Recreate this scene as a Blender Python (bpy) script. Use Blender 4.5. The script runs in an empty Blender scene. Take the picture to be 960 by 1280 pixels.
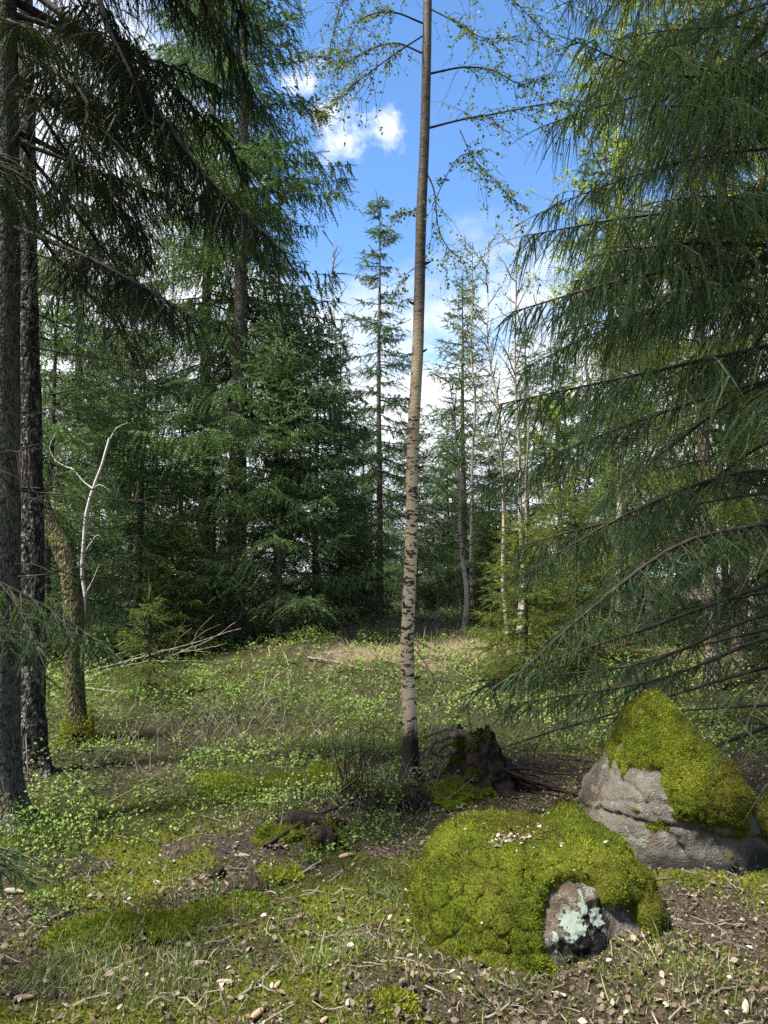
import bpy, math, random
import numpy as np
from mathutils import Vector, Matrix

SC = bpy.context.scene
COL = SC.collection
random.seed(11)
RNG = np.random.default_rng(11)

# ------------------------------------------------------------------ camera, world, sun, exposure
F_PX, PITCH, EYE = 963.0, math.radians(4.75), 1.55          # focal length in pixels of the 960x1280 picture
cam_data = bpy.data.cameras.new('camera')
cam = bpy.data.objects.new('camera', cam_data)
COL.objects.link(cam)
cam.location = (0, 0, EYE)
cam.rotation_euler = (math.radians(90) + PITCH, 0, 0)
cam_data.sensor_fit = 'VERTICAL'
cam_data.sensor_height = 36.0
cam_data.lens = 36.0 * F_PX / 1280.0
cam_data.clip_start, cam_data.clip_end = 0.05, 2000
SC.camera = cam

SUN_EL, SUN_ROT = math.radians(62), math.radians(-116)     # high, from the left and a little behind
SUN_DIR = Vector((math.sin(SUN_ROT) * math.cos(SUN_EL), math.cos(SUN_ROT) * math.cos(SUN_EL), math.sin(SUN_EL)))
sun_data = bpy.data.lights.new('sun', 'SUN')
sun_data.energy = 4.0
sun_data.angle = math.radians(9.0)
sun_data.color = (1.0, 0.94, 0.84)
sun = bpy.data.objects.new('sun', sun_data)
COL.objects.link(sun)
sun.rotation_euler = SUN_DIR.to_track_quat('Z', 'Y').to_euler()

SC.view_settings.view_transform = 'Standard'
SC.view_settings.look = 'None'
SC.view_settings.gamma = 1.0
SC.view_settings.exposure = 2.15
SC.render.film_transparent = False
cy = SC.cycles
cy.max_bounces = 7
cy.diffuse_bounces = 4
cy.glossy_bounces = 2
cy.transmission_bounces = 4
cy.use_adaptive_sampling = False
cy.use_denoising = False
cy.sample_clamp_indirect = 4.0
cy.caustics_reflective = cy.caustics_refractive = False


class NT:
    """A thin wrapper round a node tree."""
    def __init__(self, tree):
        self.t = tree
        tree.nodes.clear()
    def n(self, typ, ins=None, **props):
        nd = self.t.nodes.new(typ)
        for k, v in props.items():
            setattr(nd, k, v)
        for k, v in (ins or {}).items():
            self.put(nd, k, v)
        return nd
    def put(self, nd, k, v):
        s = nd.inputs[k]
        if isinstance(v, bpy.types.NodeSocket):
            self.t.links.new(v, s)
        elif isinstance(v, (tuple, list)) and len(v) == 3 and s.type == 'RGBA':
            s.default_value = (*v, 1)
        else:
            s.default_value = v
    def math(self, op, a, b=0.0, c=0.0, clamp=False):
        m = self.n('ShaderNodeMath', {0: a, 1: b, 2: c}, operation=op)
        m.use_clamp = clamp
        return m.outputs[0]
    def mix(self, f, a, b, blend='MIX'):
        m = self.n('ShaderNodeMix', data_type='RGBA', blend_type=blend)
        self.put(m, 0, f); self.put(m, 6, a); self.put(m, 7, b)
        return m.outputs[2]
    def rng(self, v, a, b, c=0.0, d=1.0, smooth=True):
        m = self.n('ShaderNodeMapRange', {0: v, 1: a, 2: b, 3: c, 4: d})
        m.interpolation_type = 'SMOOTHSTEP' if smooth else 'LINEAR'
        return m.outputs[0]
    def noise(self, vec, scale, detail=4.0, rough=0.55):
        m = self.n('ShaderNodeTexNoise', {'Scale': scale, 'Detail': detail, 'Roughness': rough})
        if vec is not None:
            self.put(m, 'Vector', vec)
        return m.outputs[0]
    def ramp(self, f, stops):
        r = self.n('ShaderNodeValToRGB', {0: f})
        e = r.color_ramp.elements
        while len(e) < len(stops):
            e.new(0.5)
        for el, (p, c) in zip(e, stops):
            el.position, el.color = p, (*c, 1)
        return r.outputs[0]
    def attr(self, name):
        return self.n('ShaderNodeAttribute', attribute_name=name).outputs['Fac']
    def scaled(self, vec, s):
        return self.n('ShaderNodeVectorMath', {0: vec, 1: s}, operation='MULTIPLY').outputs[0]


# sky: physical blue, with a broken bank of white cloud low down and to the left
world = bpy.data.worlds.new('World')
SC.world = world
world.use_nodes = True
w = NT(world.node_tree)
gen = w.n('ShaderNodeTexCoord').outputs['Generated']
sep = w.n('ShaderNodeSeparateXYZ', {0: gen})
X_, Y_, Z_ = sep.outputs
sky = w.n('ShaderNodeTexSky', sky_type='NISHITA', sun_disc=False, sun_elevation=SUN_EL, sun_rotation=SUN_ROT % (2 * math.pi))
sky.air_density, sky.dust_density, sky.ozone_density = 1.0, 0.0, 4.0
den = w.math('ADD', w.math('MAXIMUM', Z_, 0.0), 0.22)
proj = w.n('ShaderNodeCombineXYZ', {0: w.math('DIVIDE', X_, den), 1: w.math('DIVIDE', Y_, den), 2: 0.35}).outputs[0]
nz = w.noise(proj, 2.1, 9.0, 0.58)
left = w.rng(X_, -0.06, -0.36, 0.0, 0.26)
edge = w.math('ADD', 0.41, left)
dens = w.math('ADD', w.math('MULTIPLY', w.math('SUBTRACT', edge, Z_), 4.5), w.math('MULTIPLY', w.math('SUBTRACT', nz, 0.5), 3.2))
mask = w.rng(dens, -0.15, 0.75)
for (cx, cz, r) in ((0.004, 0.518, 0.026), (-0.045, 0.510, 0.034), (-0.065, 0.530, 0.030), (-0.085, 0.560, 0.030)):
    cyv = math.sqrt(1 - cx * cx - cz * cz)
    dist = w.n('ShaderNodeVectorMath', {0: gen, 1: (cx, cyv, cz)}, operation='DISTANCE').outputs['Value']
    pn = w.noise(gen, 26.0, 8.0, 0.68)
    puff = w.rng(w.math('ADD', w.math('DIVIDE', dist, r), w.math('MULTIPLY', w.math('SUBTRACT', pn, 0.5), 4.2)), 1.15, 0.0, 0.0, 0.85)
    mask = w.math('MAXIMUM', mask, puff)
shade = w.noise(proj, 5.0, 5.0, 0.6)
cloud = w.mix(w.rng(shade, 0.3, 0.68), (3.3, 3.6, 4.1), (4.7, 4.8, 4.9))
skyc = w.n('ShaderNodeHueSaturation', {'Saturation': 1.12, 'Value': 1.0, 'Color': sky.outputs[0]}).outputs[0]
skymix = w.mix(mask, skyc, cloud)
bg = w.n('ShaderNodeBackground', {'Color': skymix, 'Strength': 0.066})
wo = w.n('ShaderNodeOutputWorld', {'Surface': bg.outputs[0]})


# ------------------------------------------------------------------ geometry of the view: pixel -> point in the place
CP, SP = math.cos(PITCH), math.sin(PITCH)
def ray(px, py):
    a, b = (px - 480.0) / F_PX, (640.0 - py) / F_PX
    return np.array([a, CP - b * SP, SP + b * CP])
def at(px, py, depth):
    d = ray(px, py)
    return d * (depth / d[1]) + np.array([0, 0, EYE])
def flat(px, py):
    d = ray(px, py)
    p = d * (EYE / -d[2])
    return p[0], p[1]

# ------------------------------------------------------------------ noise
def _hash(ix, iy, iz, seed):
    h = (ix.astype(np.int64) * 374761393 + iy.astype(np.int64) * 668265263 + iz.astype(np.int64) * 2147483647 + seed * 974711) & 0xFFFFFFFF
    h = ((h ^ (h >> 13)) * 1274126177) & 0xFFFFFFFF
    h = ((h ^ (h >> 16)) * 2246822519) & 0xFFFFFFFF
    return ((h ^ (h >> 15)) & 0xFFFFFF) / float(0xFFFFFF)
def vnoise(p, seed=0):
    i = np.floor(p); f = p - i; f = f * f * (3 - 2 * f)
    ix, iy, iz = i[..., 0], i[..., 1], i[..., 2]
    r = 0
    for dx in (0, 1):
        wx = f[..., 0] if dx else 1 - f[..., 0]
        for dy in (0, 1):
            wy = f[..., 1] if dy else 1 - f[..., 1]
            for dz in (0, 1):
                wz = f[..., 2] if dz else 1 - f[..., 2]
                r = r + wx * wy * wz * _hash(ix + dx, iy + dy, iz + dz, seed)
    return r
def fbm(p, octaves=4, seed=0, gain=0.5):
    p = np.asarray(p, float); r = 0; a = 1; tot = 0
    for o in range(octaves):
        r = r + a * vnoise(p * (2.03 ** o) + 17.3 * o, seed + o); tot += a; a *= gain
    return r / tot
def fbm2(x, y, freq, octaves=4, seed=0):
    return fbm(np.stack([np.asarray(x) * freq, np.asarray(y) * freq, np.zeros_like(np.asarray(x, float))], -1), octaves, seed)
def sst(x, a, b):
    t = np.clip((x - a) / (b - a), 0, 1)
    return t * t * (3 - 2 * t)
def nrm(v):
    return v / np.maximum(np.linalg.norm(v, axis=-1, keepdims=True), 1e-9)

# ------------------------------------------------------------------ the ground's shape
MOUNDS = [(*flat(px, py), h, r) for px, py, h, r in (
    (285, 975, .09, .30), (335, 972, .07, .22), (418, 965, .09, .17), (570, 992, .15, .26), (640, 960, .10, .35), (352, 1088, .05, .09),
    (120, 925, .10, .35), (92, 925, .08, .2), (480, 1000, .10, .30), (360, 1035, .10, .20), (410, 1045, .06, .16), (710, 1000, .12, .25),
    (500, 812, .22, .9), (385, 845, .22, .8), (640, 800, .25, 1.2), (590, 900, .10, .5), (260, 880, .10, .5), (140, 1160, .04, .2),
    (250, 1135, .05, .25), (430, 1120, .04, .2), (330, 1180, .04, .25), (500, 1240, .04, .12), (870, 1105, .03, .2), (860, 1240, .05, .25))]
def height(x, y):
    x = np.asarray(x, float); y = np.asarray(y, float)
    d = np.hypot(x, y)
    h = 0.22 * (fbm2(x, y, 0.35, 3, 5) - 0.5) * sst(d, 2, 9) + 0.10 * (fbm2(x, y, 1.7, 3, 9) - 0.5)
    for mx, my, mh, mr in MOUNDS:
        h = h + mh * np.exp(-((x - mx) ** 2 + (y - my) ** 2) / (mr * mr))
    h = h + 0.055 * (fbm2(x, y, 6.0, 3, 21) - 0.5) + 0.022 * (fbm2(x, y, 19.0, 2, 23) - 0.5)
    return h + 0.45 * sst(d, 7.5, 15.0)
def gp(px, py, lift=0.0):
    """the ground point seen at a pixel"""
    d = ray(px, py)
    t = np.linspace(1.5, 45, 1800)
    gap = EYE + d[2] * t - height(d[0] * t, d[1] * t)
    k = int(np.argmax(gap < 0)) if (gap < 0).any() else len(t) - 1
    k = max(k, 1)
    p = d * (t[k - 1] + (t[k] - t[k - 1]) * np.clip(gap[k - 1] / max(gap[k - 1] - gap[k], 1e-6), 0, 1))
    return np.array([p[0], p[1], float(height(p[0], p[1])) + lift])
def gz(x, y):
    return float(height(x, y))

LITTER_AT = [(*flat(px, py), r) for px, py, r in ((430, 1040, .55), (330, 1010, .35), (560, 1040, .5), (200, 965, .35), (60, 1180, .5), (200, 1220, .35),
    (880, 1140, .45), (700, 985, .5), (480, 1215, .3), (760, 1000, .6), (900, 1210, .5), (620, 1250, .4), (560, 1010, .5))]
def zones(x, y):
    """how much litter, moss, green undergrowth and straw the ground carries"""
    x = np.asarray(x, float); y = np.asarray(y, float)
    a = fbm2(x, y, 1.6, 4, 31); b = fbm2(x, y, 2.6, 4, 57); c = fbm2(x, y, 0.9, 3, 77)
    lit = 0
    for lx, ly, r in LITTER_AT:
        lit = lit + np.exp(-((x - lx) ** 2 + (y - ly) ** 2) / (r * r))
    near = 1 - sst(y, 4.4, 6.2)
    litter = np.clip(np.clip(lit, 0, 1) * 0.75 + sst(a, .54, .66) * 0.5 * near + 0.05, 0, 1)
    moss = np.clip(sst(b, .30, .52) * (0.7 * near + 0.25) + 0.25 * near, 0, 1)
    side = sst(-x, -0.9, 0.5)
    green = sst(y + 1.4 * (c - 0.5) + 0.5 * (b - .5), 4.2, 5.4) * np.clip(side + sst(y, 6.4, 7.6), 0, 1) * (1 - 0.75 * np.clip(lit, 0, 1)) * (1 - sst(y, 20, 26))
    green = np.maximum(green, side * sst(y, 3.2, 4.0) * sst(c, .38, .52) * 0.8)
    straw = sst(y + 3 * (a - .5), 9.5, 13) * sst(x + 2 * (c - .5), -2.6, -0.6) * (1 - sst(y, 24, 30))
    return litter, moss, green, straw


# ------------------------------------------------------------------ mesh helpers
class Acc:
    """collects triangles for one mesh"""
    def __init__(self):
        self.v, self.f, self.t, self.n = [], [], [], 0
    def add(self, v, f, tint=None):
        v = np.asarray(v, np.float32).reshape(-1, 3); f = np.asarray(f, np.int32).reshape(-1, 3)
        self.v.append(v); self.f.append(f + self.n)
        if tint is None:
            tint = np.full(len(v), .5, np.float32)
        elif np.isscalar(tint):
            tint = np.full(len(v), tint, np.float32)
        self.t.append(np.asarray(tint, np.float32)); self.n += len(v)
        return self
    def arrays(self):
        return np.concatenate(self.v), np.concatenate(self.f), np.concatenate(self.t)
    def build(self, name, material, parent=None, smooth=False, **props):
        v, f, t = self.arrays()
        return mesh_obj(name, v, f, material, parent, smooth, t, **props)

def mesh_data(name, v, f, material, smooth=False, tint=None, extra=None):
    me = bpy.data.meshes.new(name)
    me.vertices.add(len(v)); me.vertices.foreach_set('co', np.ascontiguousarray(v, np.float32).ravel())
    me.loops.add(len(f) * 3); me.loops.foreach_set('vertex_index', np.ascontiguousarray(f, np.int32).ravel())
    me.polygons.add(len(f)); me.polygons.foreach_set('loop_start', np.arange(0, len(f) * 3, 3, dtype=np.int32))
    me.polygons.foreach_set('use_smooth', np.full(len(f), smooth, bool))
    if tint is not None:
        me.attributes.new('tint', 'FLOAT', 'POINT').data.foreach_set('value', np.asarray(tint, np.float32))
    for k, a in (extra or {}).items():
        me.attributes.new(k, 'FLOAT', 'POINT').data.foreach_set('value', np.asarray(a, np.float32))
    me.update(calc_edges=True)
    me.materials.append(material)
    return me
def mesh_obj(name, v, f, material, parent=None, smooth=False, tint=None, extra=None, **props):
    return data_obj(name, mesh_data(name, v, f, material, smooth, tint, extra), parent, **props)
def data_obj(name, me, parent=None, **props):
    o = bpy.data.objects.new(name, me)
    COL.objects.link(o)
    if parent is not None:
        o.parent = parent
    for k, val in props.items():
        o[k] = val
    return o
def thing(name, label, cat, loc=(0, 0, 0), rotz=0.0, group=None):
    o = bpy.data.objects.new(name, None)
    COL.objects.link(o)
    o.empty_display_size = 0.1
    o.location = loc; o.rotation_euler = (0, 0, rotz)
    o['label'] = label; o['category'] = cat
    if group:
        o['group'] = group
    return o
def tag(o, label, cat, group=None):
    o['label'] = label; o['category'] = cat
    if group:
        o['group'] = group
    return o
def copy_tree(root, loc, rotz, scale, label):
    r = root.copy(); COL.objects.link(r)
    r.location = loc; r.rotation_euler = (0, 0, rotz); r.scale = scale
    r['label'] = label
    for ch in list(root.children):
        c = ch.copy(); COL.objects.link(c); c.parent = r
        for g in list(ch.children):
            d = g.copy(); COL.objects.link(d); d.parent = c
    return r

def smooth_line(pts, n):
    """Catmull-Rom through the points, n samples"""
    p = np.asarray(pts, float)
    p = np.vstack([2 * p[0] - p[1], p, 2 * p[-1] - p[-2]])
    m = len(p) - 3
    u = np.linspace(0, m - 1e-6, n); i = u.astype(int); t = (u - i)[:, None]
    a, b, c, d = p[i], p[i + 1], p[i + 2], p[i + 3]
    return 0.5 * (2 * b + (c - a) * t + (2 * a - 5 * b + 4 * c - d) * t ** 2 + (3 * b - a - 3 * c + d) * t ** 3)
def tubes(Q, R, sides=3):
    """n polylines of m points (n,m,3) with radii (n,m) -> one mesh"""
    Q = np.asarray(Q, float); R = np.asarray(R, float)
    n, m, _ = Q.shape
    T = nrm(np.gradient(Q, axis=1))
    ref = np.where(np.abs(T[:, :1, 2:3]) > .85, np.array([1.0, 0.13, 0]), np.array([0.05, 0.1, 1.0]))
    U = nrm(np.cross(T, np.broadcast_to(ref, T.shape))); V = np.cross(T, U)
    th = np.arange(sides) * 2 * math.pi / sides
    v = Q[:, :, None] + R[:, :, None, None] * (np.cos(th)[None, None, :, None] * U[:, :, None] + np.sin(th)[None, None, :, None] * V[:, :, None])
    k = np.arange(sides); k2 = (k + 1) % sides
    i = np.arange(m - 1)[:, None] * sides
    q = np.stack([i + k, i + k2, i + sides + k2, i + sides + k], -1).reshape(-1, 4)
    f = np.concatenate([q[:, [0, 1, 2]], q[:, [0, 2, 3]]])
    off = (np.arange(n) * m * sides)[:, None, None]
    return v.reshape(-1, 3), (f[None] + off).reshape(-1, 3)
def trunk_arrays(pts, radii, n=60, sides=22, rough=0.10, flare=0.0, lobes=5, seed=0, freq=6.0):
    """a tapered, uneven stem; the radii go with the points"""
    pts = np.asarray(pts, float)
    L = smooth_line(pts, n)
    r = smooth_line(np.stack([np.asarray(radii, float)] * 3, 1), n)[:, 0]
    v, f = tubes(L[None], np.ones((1, n)), sides)
    v = v.reshape(n, sides, 3); D = v - L[:, None]
    th = np.arange(sides) / sides * 2 * math.pi
    q = np.stack([np.cos(th)[None] * 1.2 + np.zeros((n, 1)), np.sin(th)[None] * 1.2 + np.zeros((n, 1)), (L[:, 2:3] * freq * .35) + np.zeros((1, sides))], -1)
    bump = 1 + rough * 2 * (fbm(q * 2.2, 4, seed) - .5)
    z = L[:, 2] - L[0, 2]
    if flare:
        e = np.exp(-np.maximum(z, 0) / 0.16)[:, None]
        bump = bump + flare * e * (0.55 + 0.45 * np.cos(lobes * th + seed)[None] + 0.3 * np.sin(3 * th + 2 * seed)[None])
    return (L[:, None] + D * (r[:, None] * bump)[..., None]).reshape(-1, 3), f

def blades(P, N, h, wd, lean, rng, tint, segs=1):
    """thin upright leaves: one triangle each, or two when segs = 2"""
    n = len(P)
    a = rng.uniform(0, 2 * math.pi, n)
    N = nrm(N)
    side = nrm(np.cross(N, np.stack([np.cos(a), np.sin(a), 0.01 * np.ones(n)], 1)))
    fwd = np.cross(side, N)
    tip = P + N * h[:, None] + fwd * (h * lean)[:, None]
    sw = side * (wd / 2)[:, None]
    if segs == 1:
        v = np.stack([P - sw, P + sw, tip], 1)
        return v.reshape(-1, 3), np.arange(3 * n).reshape(-1, 3), np.repeat(tint, 3)
    mid = P + N * (h * .55)[:, None] + fwd * (h * lean * .3)[:, None]
    v = np.stack([P - sw, P + sw, mid - sw * .8, mid + sw * .8, tip], 1)
    f = np.array([[0, 1, 3], [0, 3, 2], [2, 3, 4]])
    return v.reshape(-1, 3), (np.arange(n)[:, None, None] * 5 + f[None]).reshape(-1, 3), np.repeat(tint, 5)
def place(tv, tf, P, A, N, size, tint):
    """copies of a small template: its x along A, its z along N"""
    N = nrm(N); A = nrm(A - N * np.sum(A * N, 1, keepdims=True)); B = np.cross(N, A)
    tv = np.asarray(tv, float); tf = np.asarray(tf)
    v = P[:, None] + size[:, None, None] * (tv[None, :, 0:1] * A[:, None] + tv[None, :, 1:2] * B[:, None] + tv[None, :, 2:3] * N[:, None])
    f = np.arange(len(P))[:, None, None] * len(tv) + tf[None]
    return v.reshape(-1, 3), f.reshape(-1, 3), np.repeat(tint, len(tv))
LEAF_V = [(0, 0, 0), (.38, .30, .07), (.72, .22, .05), (1, 0, -.05), (.72, -.22, .05), (.38, -.30, .07)]
LEAF_F = [(0, 1, 5), (1, 2, 4), (1, 4, 5), (2, 3, 4)]
SMALL_V = [(0, 0, 0), (.45, .32, .05), (1, 0, -.04), (.45, -.32, .05)]
SMALL_F = [(0, 1, 2), (0, 2, 3)]
CURL_V = [(0, 0, 0), (.35, .34, .20), (.75, .26, .26), (1, 0, .12), (.72, -.24, .10), (.38, -.30, .14), (.5, 0, -.02)]
CURL_F = [(0, 1, 6), (1, 2, 6), (2, 3, 6), (3, 4, 6), (4, 5, 6), (5, 0, 6)]


# ------------------------------------------------------------------ materials
def material(name, fn):
    m = bpy.data.materials.new(name)
    m.use_nodes = True
    t = NT(m.node_tree)
    s = fn(t)
    out = t.n('ShaderNodeOutputMaterial', {'Surface': s})
    return m
def coords(t):
    return t.n('ShaderNodeTexCoord').outputs['Object']
def bump(t, h, strength=0.5, dist=0.02):
    return t.n('ShaderNodeBump', {'Height': h, 'Strength': strength, 'Distance': dist}).outputs[0]
def bsdf(t, col, rough=0.8, normal=None, spec=0.3):
    b = t.n('ShaderNodeBsdfPrincipled', {'Base Color': col, 'Roughness': rough, 'Specular IOR Level': spec})
    if normal is not None:
        t.put(b, 'Normal', normal)
    return b.outputs[0]
def leafy(stops, trans=0.35, rough=0.55, spec=0.25, vary=True, glow=(.30, .36, .03)):
    def fn(t):
        f = t.attr('tint')
        if vary:
            f = t.math('ADD', f, t.math('MULTIPLY', t.math('SUBTRACT', t.n('ShaderNodeObjectInfo').outputs['Random'], .5), .32))
        c = t.ramp(f, stops)
        tr = t.n('ShaderNodeBsdfTranslucent', {'Color': t.mix(0.45, c, glow)})
        return t.n('ShaderNodeMixShader', {0: trans, 1: bsdf(t, c, rough, None, spec), 2: tr.outputs[0]}).outputs[0]
    return fn
def bark(c1, c2, c3, scale=30.0, squash=0.25, lichen=None, lich_amt=0.5, strength=0.9, moss_below=None):
    def fn(t):
        co = coords(t)
        v = t.scaled(co, (1, 1, squash))
        vor = t.n('ShaderNodeTexVoronoi', {'Vector': t.n('ShaderNodeVectorMath', {0: v, 1: t.scaled(t.n('ShaderNodeTexNoise', {'Vector': co, 'Scale': 9.0}).outputs['Color'], (.05, .05, .05))}, operation='ADD').outputs[0],
                                         'Scale': scale}, feature='DISTANCE_TO_EDGE')
        n1 = t.noise(v, scale * 1.6, 6, .65)
        n2 = t.noise(co, 4.0, 4, .6)
        col = t.mix(t.rng(vor.outputs[0], 0.0, 0.22), c1, t.mix(n1, c2, c3))
        col = t.mix(t.rng(n2, .35, .7, 0, .5), col, c1)
        if lichen:
            lm = t.rng(t.math('ADD', t.noise(co, 24.0, 6, .7), t.math('MULTIPLY', n2, .35)), .72 - .25 * lich_amt, .80 - .2 * lich_amt)
            col = t.mix(lm, col, t.mix(n1, lichen, tuple(x * .6 for x in lichen)))
        if moss_below:
            z = t.n('ShaderNodeSeparateXYZ', {0: co}).outputs[2]
            mm = t.rng(t.math('ADD', z, t.math('MULTIPLY', t.noise(co, 14.0, 5, .7), moss_below * 1.1)), moss_below * 1.35, moss_below * .8)
            col = t.mix(mm, col, t.mix(n1, (.14, .14, .014), (.28, .25, .025)))
        h = t.math('ADD', t.rng(vor.outputs[0], 0, .25), t.math('MULTIPLY', n1, .5))
        return bsdf(t, col, .9, bump(t, h, strength, .02), .15)
    return fn

M = {}
M['bark_spruce'] = material('spruce_bark', bark((.025, .02, .016), (.09, .07, .055), (.16, .13, .11), 34, .3, (.16, .18, .13), .25))
M['bark_lichen'] = material('lichen_bark', bark((.022, .018, .014), (.070, .058, .045), (.105, .095, .078), 46, .4, (.115, .12, .09), .45))
M['bark_dark'] = material('dark_bark', bark((.010, .009, .008), (.030, .026, .022), (.07, .063, .056), 40, .18, (.24, .23, .21), .10, 1.0))
M['bark_moss'] = material('mossy_bark', bark((.02, .017, .013), (.07, .055, .04), (.13, .11, .08), 40, .25, (.13, .14, .05), .45, .9))
M['bark_pine'] = material('warm_bark', bark((.05, .035, .025), (.16, .115, .08), (.26, .20, .15), 30, .3, (.22, .24, .18), .2))
M['twig'] = material('twig_bark', lambda t: bsdf(t, t.ramp(t.noise(coords(t), 18, 4), [(.3, (.014, .011, .009)), (.6, (.032, .026, .021)), (.8, (.065, .062, .052))]), .9, None, .15))
M['bare_wood'] = material('bleached_wood', lambda t: bsdf(t, t.ramp(t.noise(t.scaled(coords(t), (1, 1, .4)), 20, 5), [(.3, (.05, .042, .035)), (.55, (.125, .11, .09)), (.75, (.24, .215, .18))]), .85, None, .2))
M['root_wood'] = material('weathered_root', lambda t: bsdf(t, t.ramp(t.noise(t.scaled(coords(t), (1, 1, .5)), 24, 5), [(.3, (.030, .024, .018)), (.55, (.095, .077, .057)), (.78, (.21, .18, .14))]), .9, None, .1))
M['dead_twig'] = material('grey_twig', lambda t: bsdf(t, t.ramp(t.noise(coords(t), 9, 4), [(.3, (.06, .05, .04)), (.7, (.19, .16, .13))]), .9, None, .2))

def birch_bark(t):
    co = coords(t)
    n_big = t.noise(co, 2.2, 5, .6)
    v = t.scaled(co, (15.0, 15.0, 46.0))
    dash = t.noise(v, 1.0, 3, .6)
    dash2 = t.noise(t.scaled(co, (7.0, 7.0, 13.0)), 1.0, 4, .65)
    pale = t.mix(t.noise(t.scaled(co, (1, 1, 4)), 9, 6, .65), (.38, .28, .17), (.68, .55, .37))
    warm = t.mix(t.rng(n_big, .35, .65, 0, .6), pale, (.46, .33, .19))
    col = t.mix(t.rng(t.math('ADD', dash, t.math('MULTIPLY', t.math('SUBTRACT', n_big, .5), .45)), .54, .585), warm, (.035, .028, .022))
    col = t.mix(t.rng(dash2, .60, .64), col, (.018, .015, .013))
    z = t.n('ShaderNodeSeparateXYZ', {0: co}).outputs[2]
    zz = t.math('ADD', z, t.math('MULTIPLY', t.noise(t.scaled(co, (9, 9, 2)), 1.0, 4, .7), .55))
    col = t.mix(t.rng(zz, .80, .62), col, (.012, .010, .008))
    up = t.math('MULTIPLY', t.rng(t.math('ADD', z, t.math('MULTIPLY', n_big, 2.0)), 2.9, 5.0), .92)
    col = t.mix(up, col, (.042, .033, .026))  # backlit darkness of the upper trunk painted into the bark
    h = t.math('SUBTRACT', t.noise(v, 1.5, 4, .6), t.rng(dash, .58, .68, 0, .6))
    return bsdf(t, col, .65, bump(t, h, .5, .01), .3)
M['bark_birch'] = material('birch_bark', birch_bark)
def pale_birch(t):
    co = coords(t)
    d = t.noise(t.scaled(co, (6, 6, 22)), 1.0, 4, .65)
    c = t.mix(t.rng(d, .55, .65), t.mix(t.noise(co, 5, 3), (.24, .20, .15), (.40, .37, .32)), (.06, .05, .04))
    return bsdf(t, c, .7, None, .2)
M['bark_pale'] = material('pale_birch_bark', pale_birch)
M['bark_white'] = material('white_bark', lambda t: bsdf(t, t.mix(t.rng(t.noise(t.scaled(coords(t), (8, 8, 26)), 1.0, 4, .65), .58, .66), (.40, .385, .35), (.08, .07, .06)), .7, None, .2))

M['needles_near'] = material('spruce_needles', leafy([(.05, (.010, .024, .014)), (.45, (.028, .054, .025)), (.75, (.048, .082, .037)), (.97, (.090, .128, .045))], .22, .65, .15, True, (.11, .19, .045)))
M['needles_shade'] = material('shaded_spruce_needles', leafy([(.05, (.008, .016, .010)), (.5, (.015, .030, .016)), (.9, (.030, .048, .020))], .04, .6, .15))  # silhouette shade of the backlit left boughs, put into the needle colour
M['needles_mid'] = material('forest_spruce_needles', leafy([(.05, (.020, .048, .026)), (.45, (.046, .094, .040)), (.8, (.078, .132, .046)), (.98, (.13, .19, .06))], .28, .5, .3, True, (.16, .26, .05)))
M['needles_light'] = material('young_and_sunlit_needles', leafy([(.05, (.040, .062, .018)), (.5, (.085, .115, .030)), (.85, (.14, .17, .04)), (.98, (.20, .23, .06))], .40, .55, .25))  # pale young growth; on the tall twin spruces, sunlight put into the colour
M['birch_leaves'] = material('birch_leaves', leafy([(.1, (.040, .072, .022)), (.5, (.080, .135, .032)), (.9, (.15, .22, .05))], .25, .55, .2))
M['bright_leaves'] = material('spring_leaves', leafy([(.1, (.11, .17, .025)), (.5, (.17, .25, .035)), (.9, (.26, .34, .06))], .5, .5, .3))
M['bilberry'] = material('bilberry_leaves', leafy([(.0, (.085, .060, .030)), (.15, (.045, .070, .020)), (.45, (.078, .140, .028)), (.8, (.130, .215, .038)), (.97, (.22, .26, .075))], .30, .55, .2, False))
M['grass'] = material('grass_blades', leafy([(.05, (.06, .085, .022)), (.5, (.10, .14, .035)), (.8, (.14, .17, .06)), (.97, (.34, .29, .16))], .35, .5, .3, False))
M['straw'] = material('dry_straw', leafy([(.05, (.13, .09, .055)), (.5, (.25, .18, .11)), (.95, (.40, .33, .22))], .25, .7, .2, False))
M['litter'] = material('dead_leaves', leafy([(.05, (.06, .036, .022)), (.35, (.105, .082, .056)), (.6, (.185, .155, .11)), (.85, (.34, .305, .255)), (.98, (.50, .46, .41))], .12, .7, .2, False))
M['moss'] = material('moss_fronds', leafy([(.0, (.070, .048, .014)), (.18, (.034, .042, .006)), (.42, (.055, .080, .007)), (.70, (.115, .142, .011)), (.97, (.22, .225, .024))], .25, .75, .1, False))
def moss_body(t):
    co = coords(t)
    n = t.noise(co, 9, 6, .7); n2 = t.noise(co, 70, 4, .7); n3 = t.noise(co, 3.0, 3, .5)
    c = t.ramp(t.math('ADD', t.math('MULTIPLY', n, .6), t.math('MULTIPLY', n2, .4)), [(.3, (.016, .022, .004)), (.5, (.055, .070, .007)), (.7, (.11, .122, .012))])
    c = t.mix(t.rng(n3, .45, .68, 0, .5), c, (.075, .060, .012))
    return bsdf(t, c, .95, bump(t, t.math('ADD', n2, t.math('MULTIPLY', n, .7)), .9, .02), .05)
M['moss_body'] = material('moss_cushion', moss_body)
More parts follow.
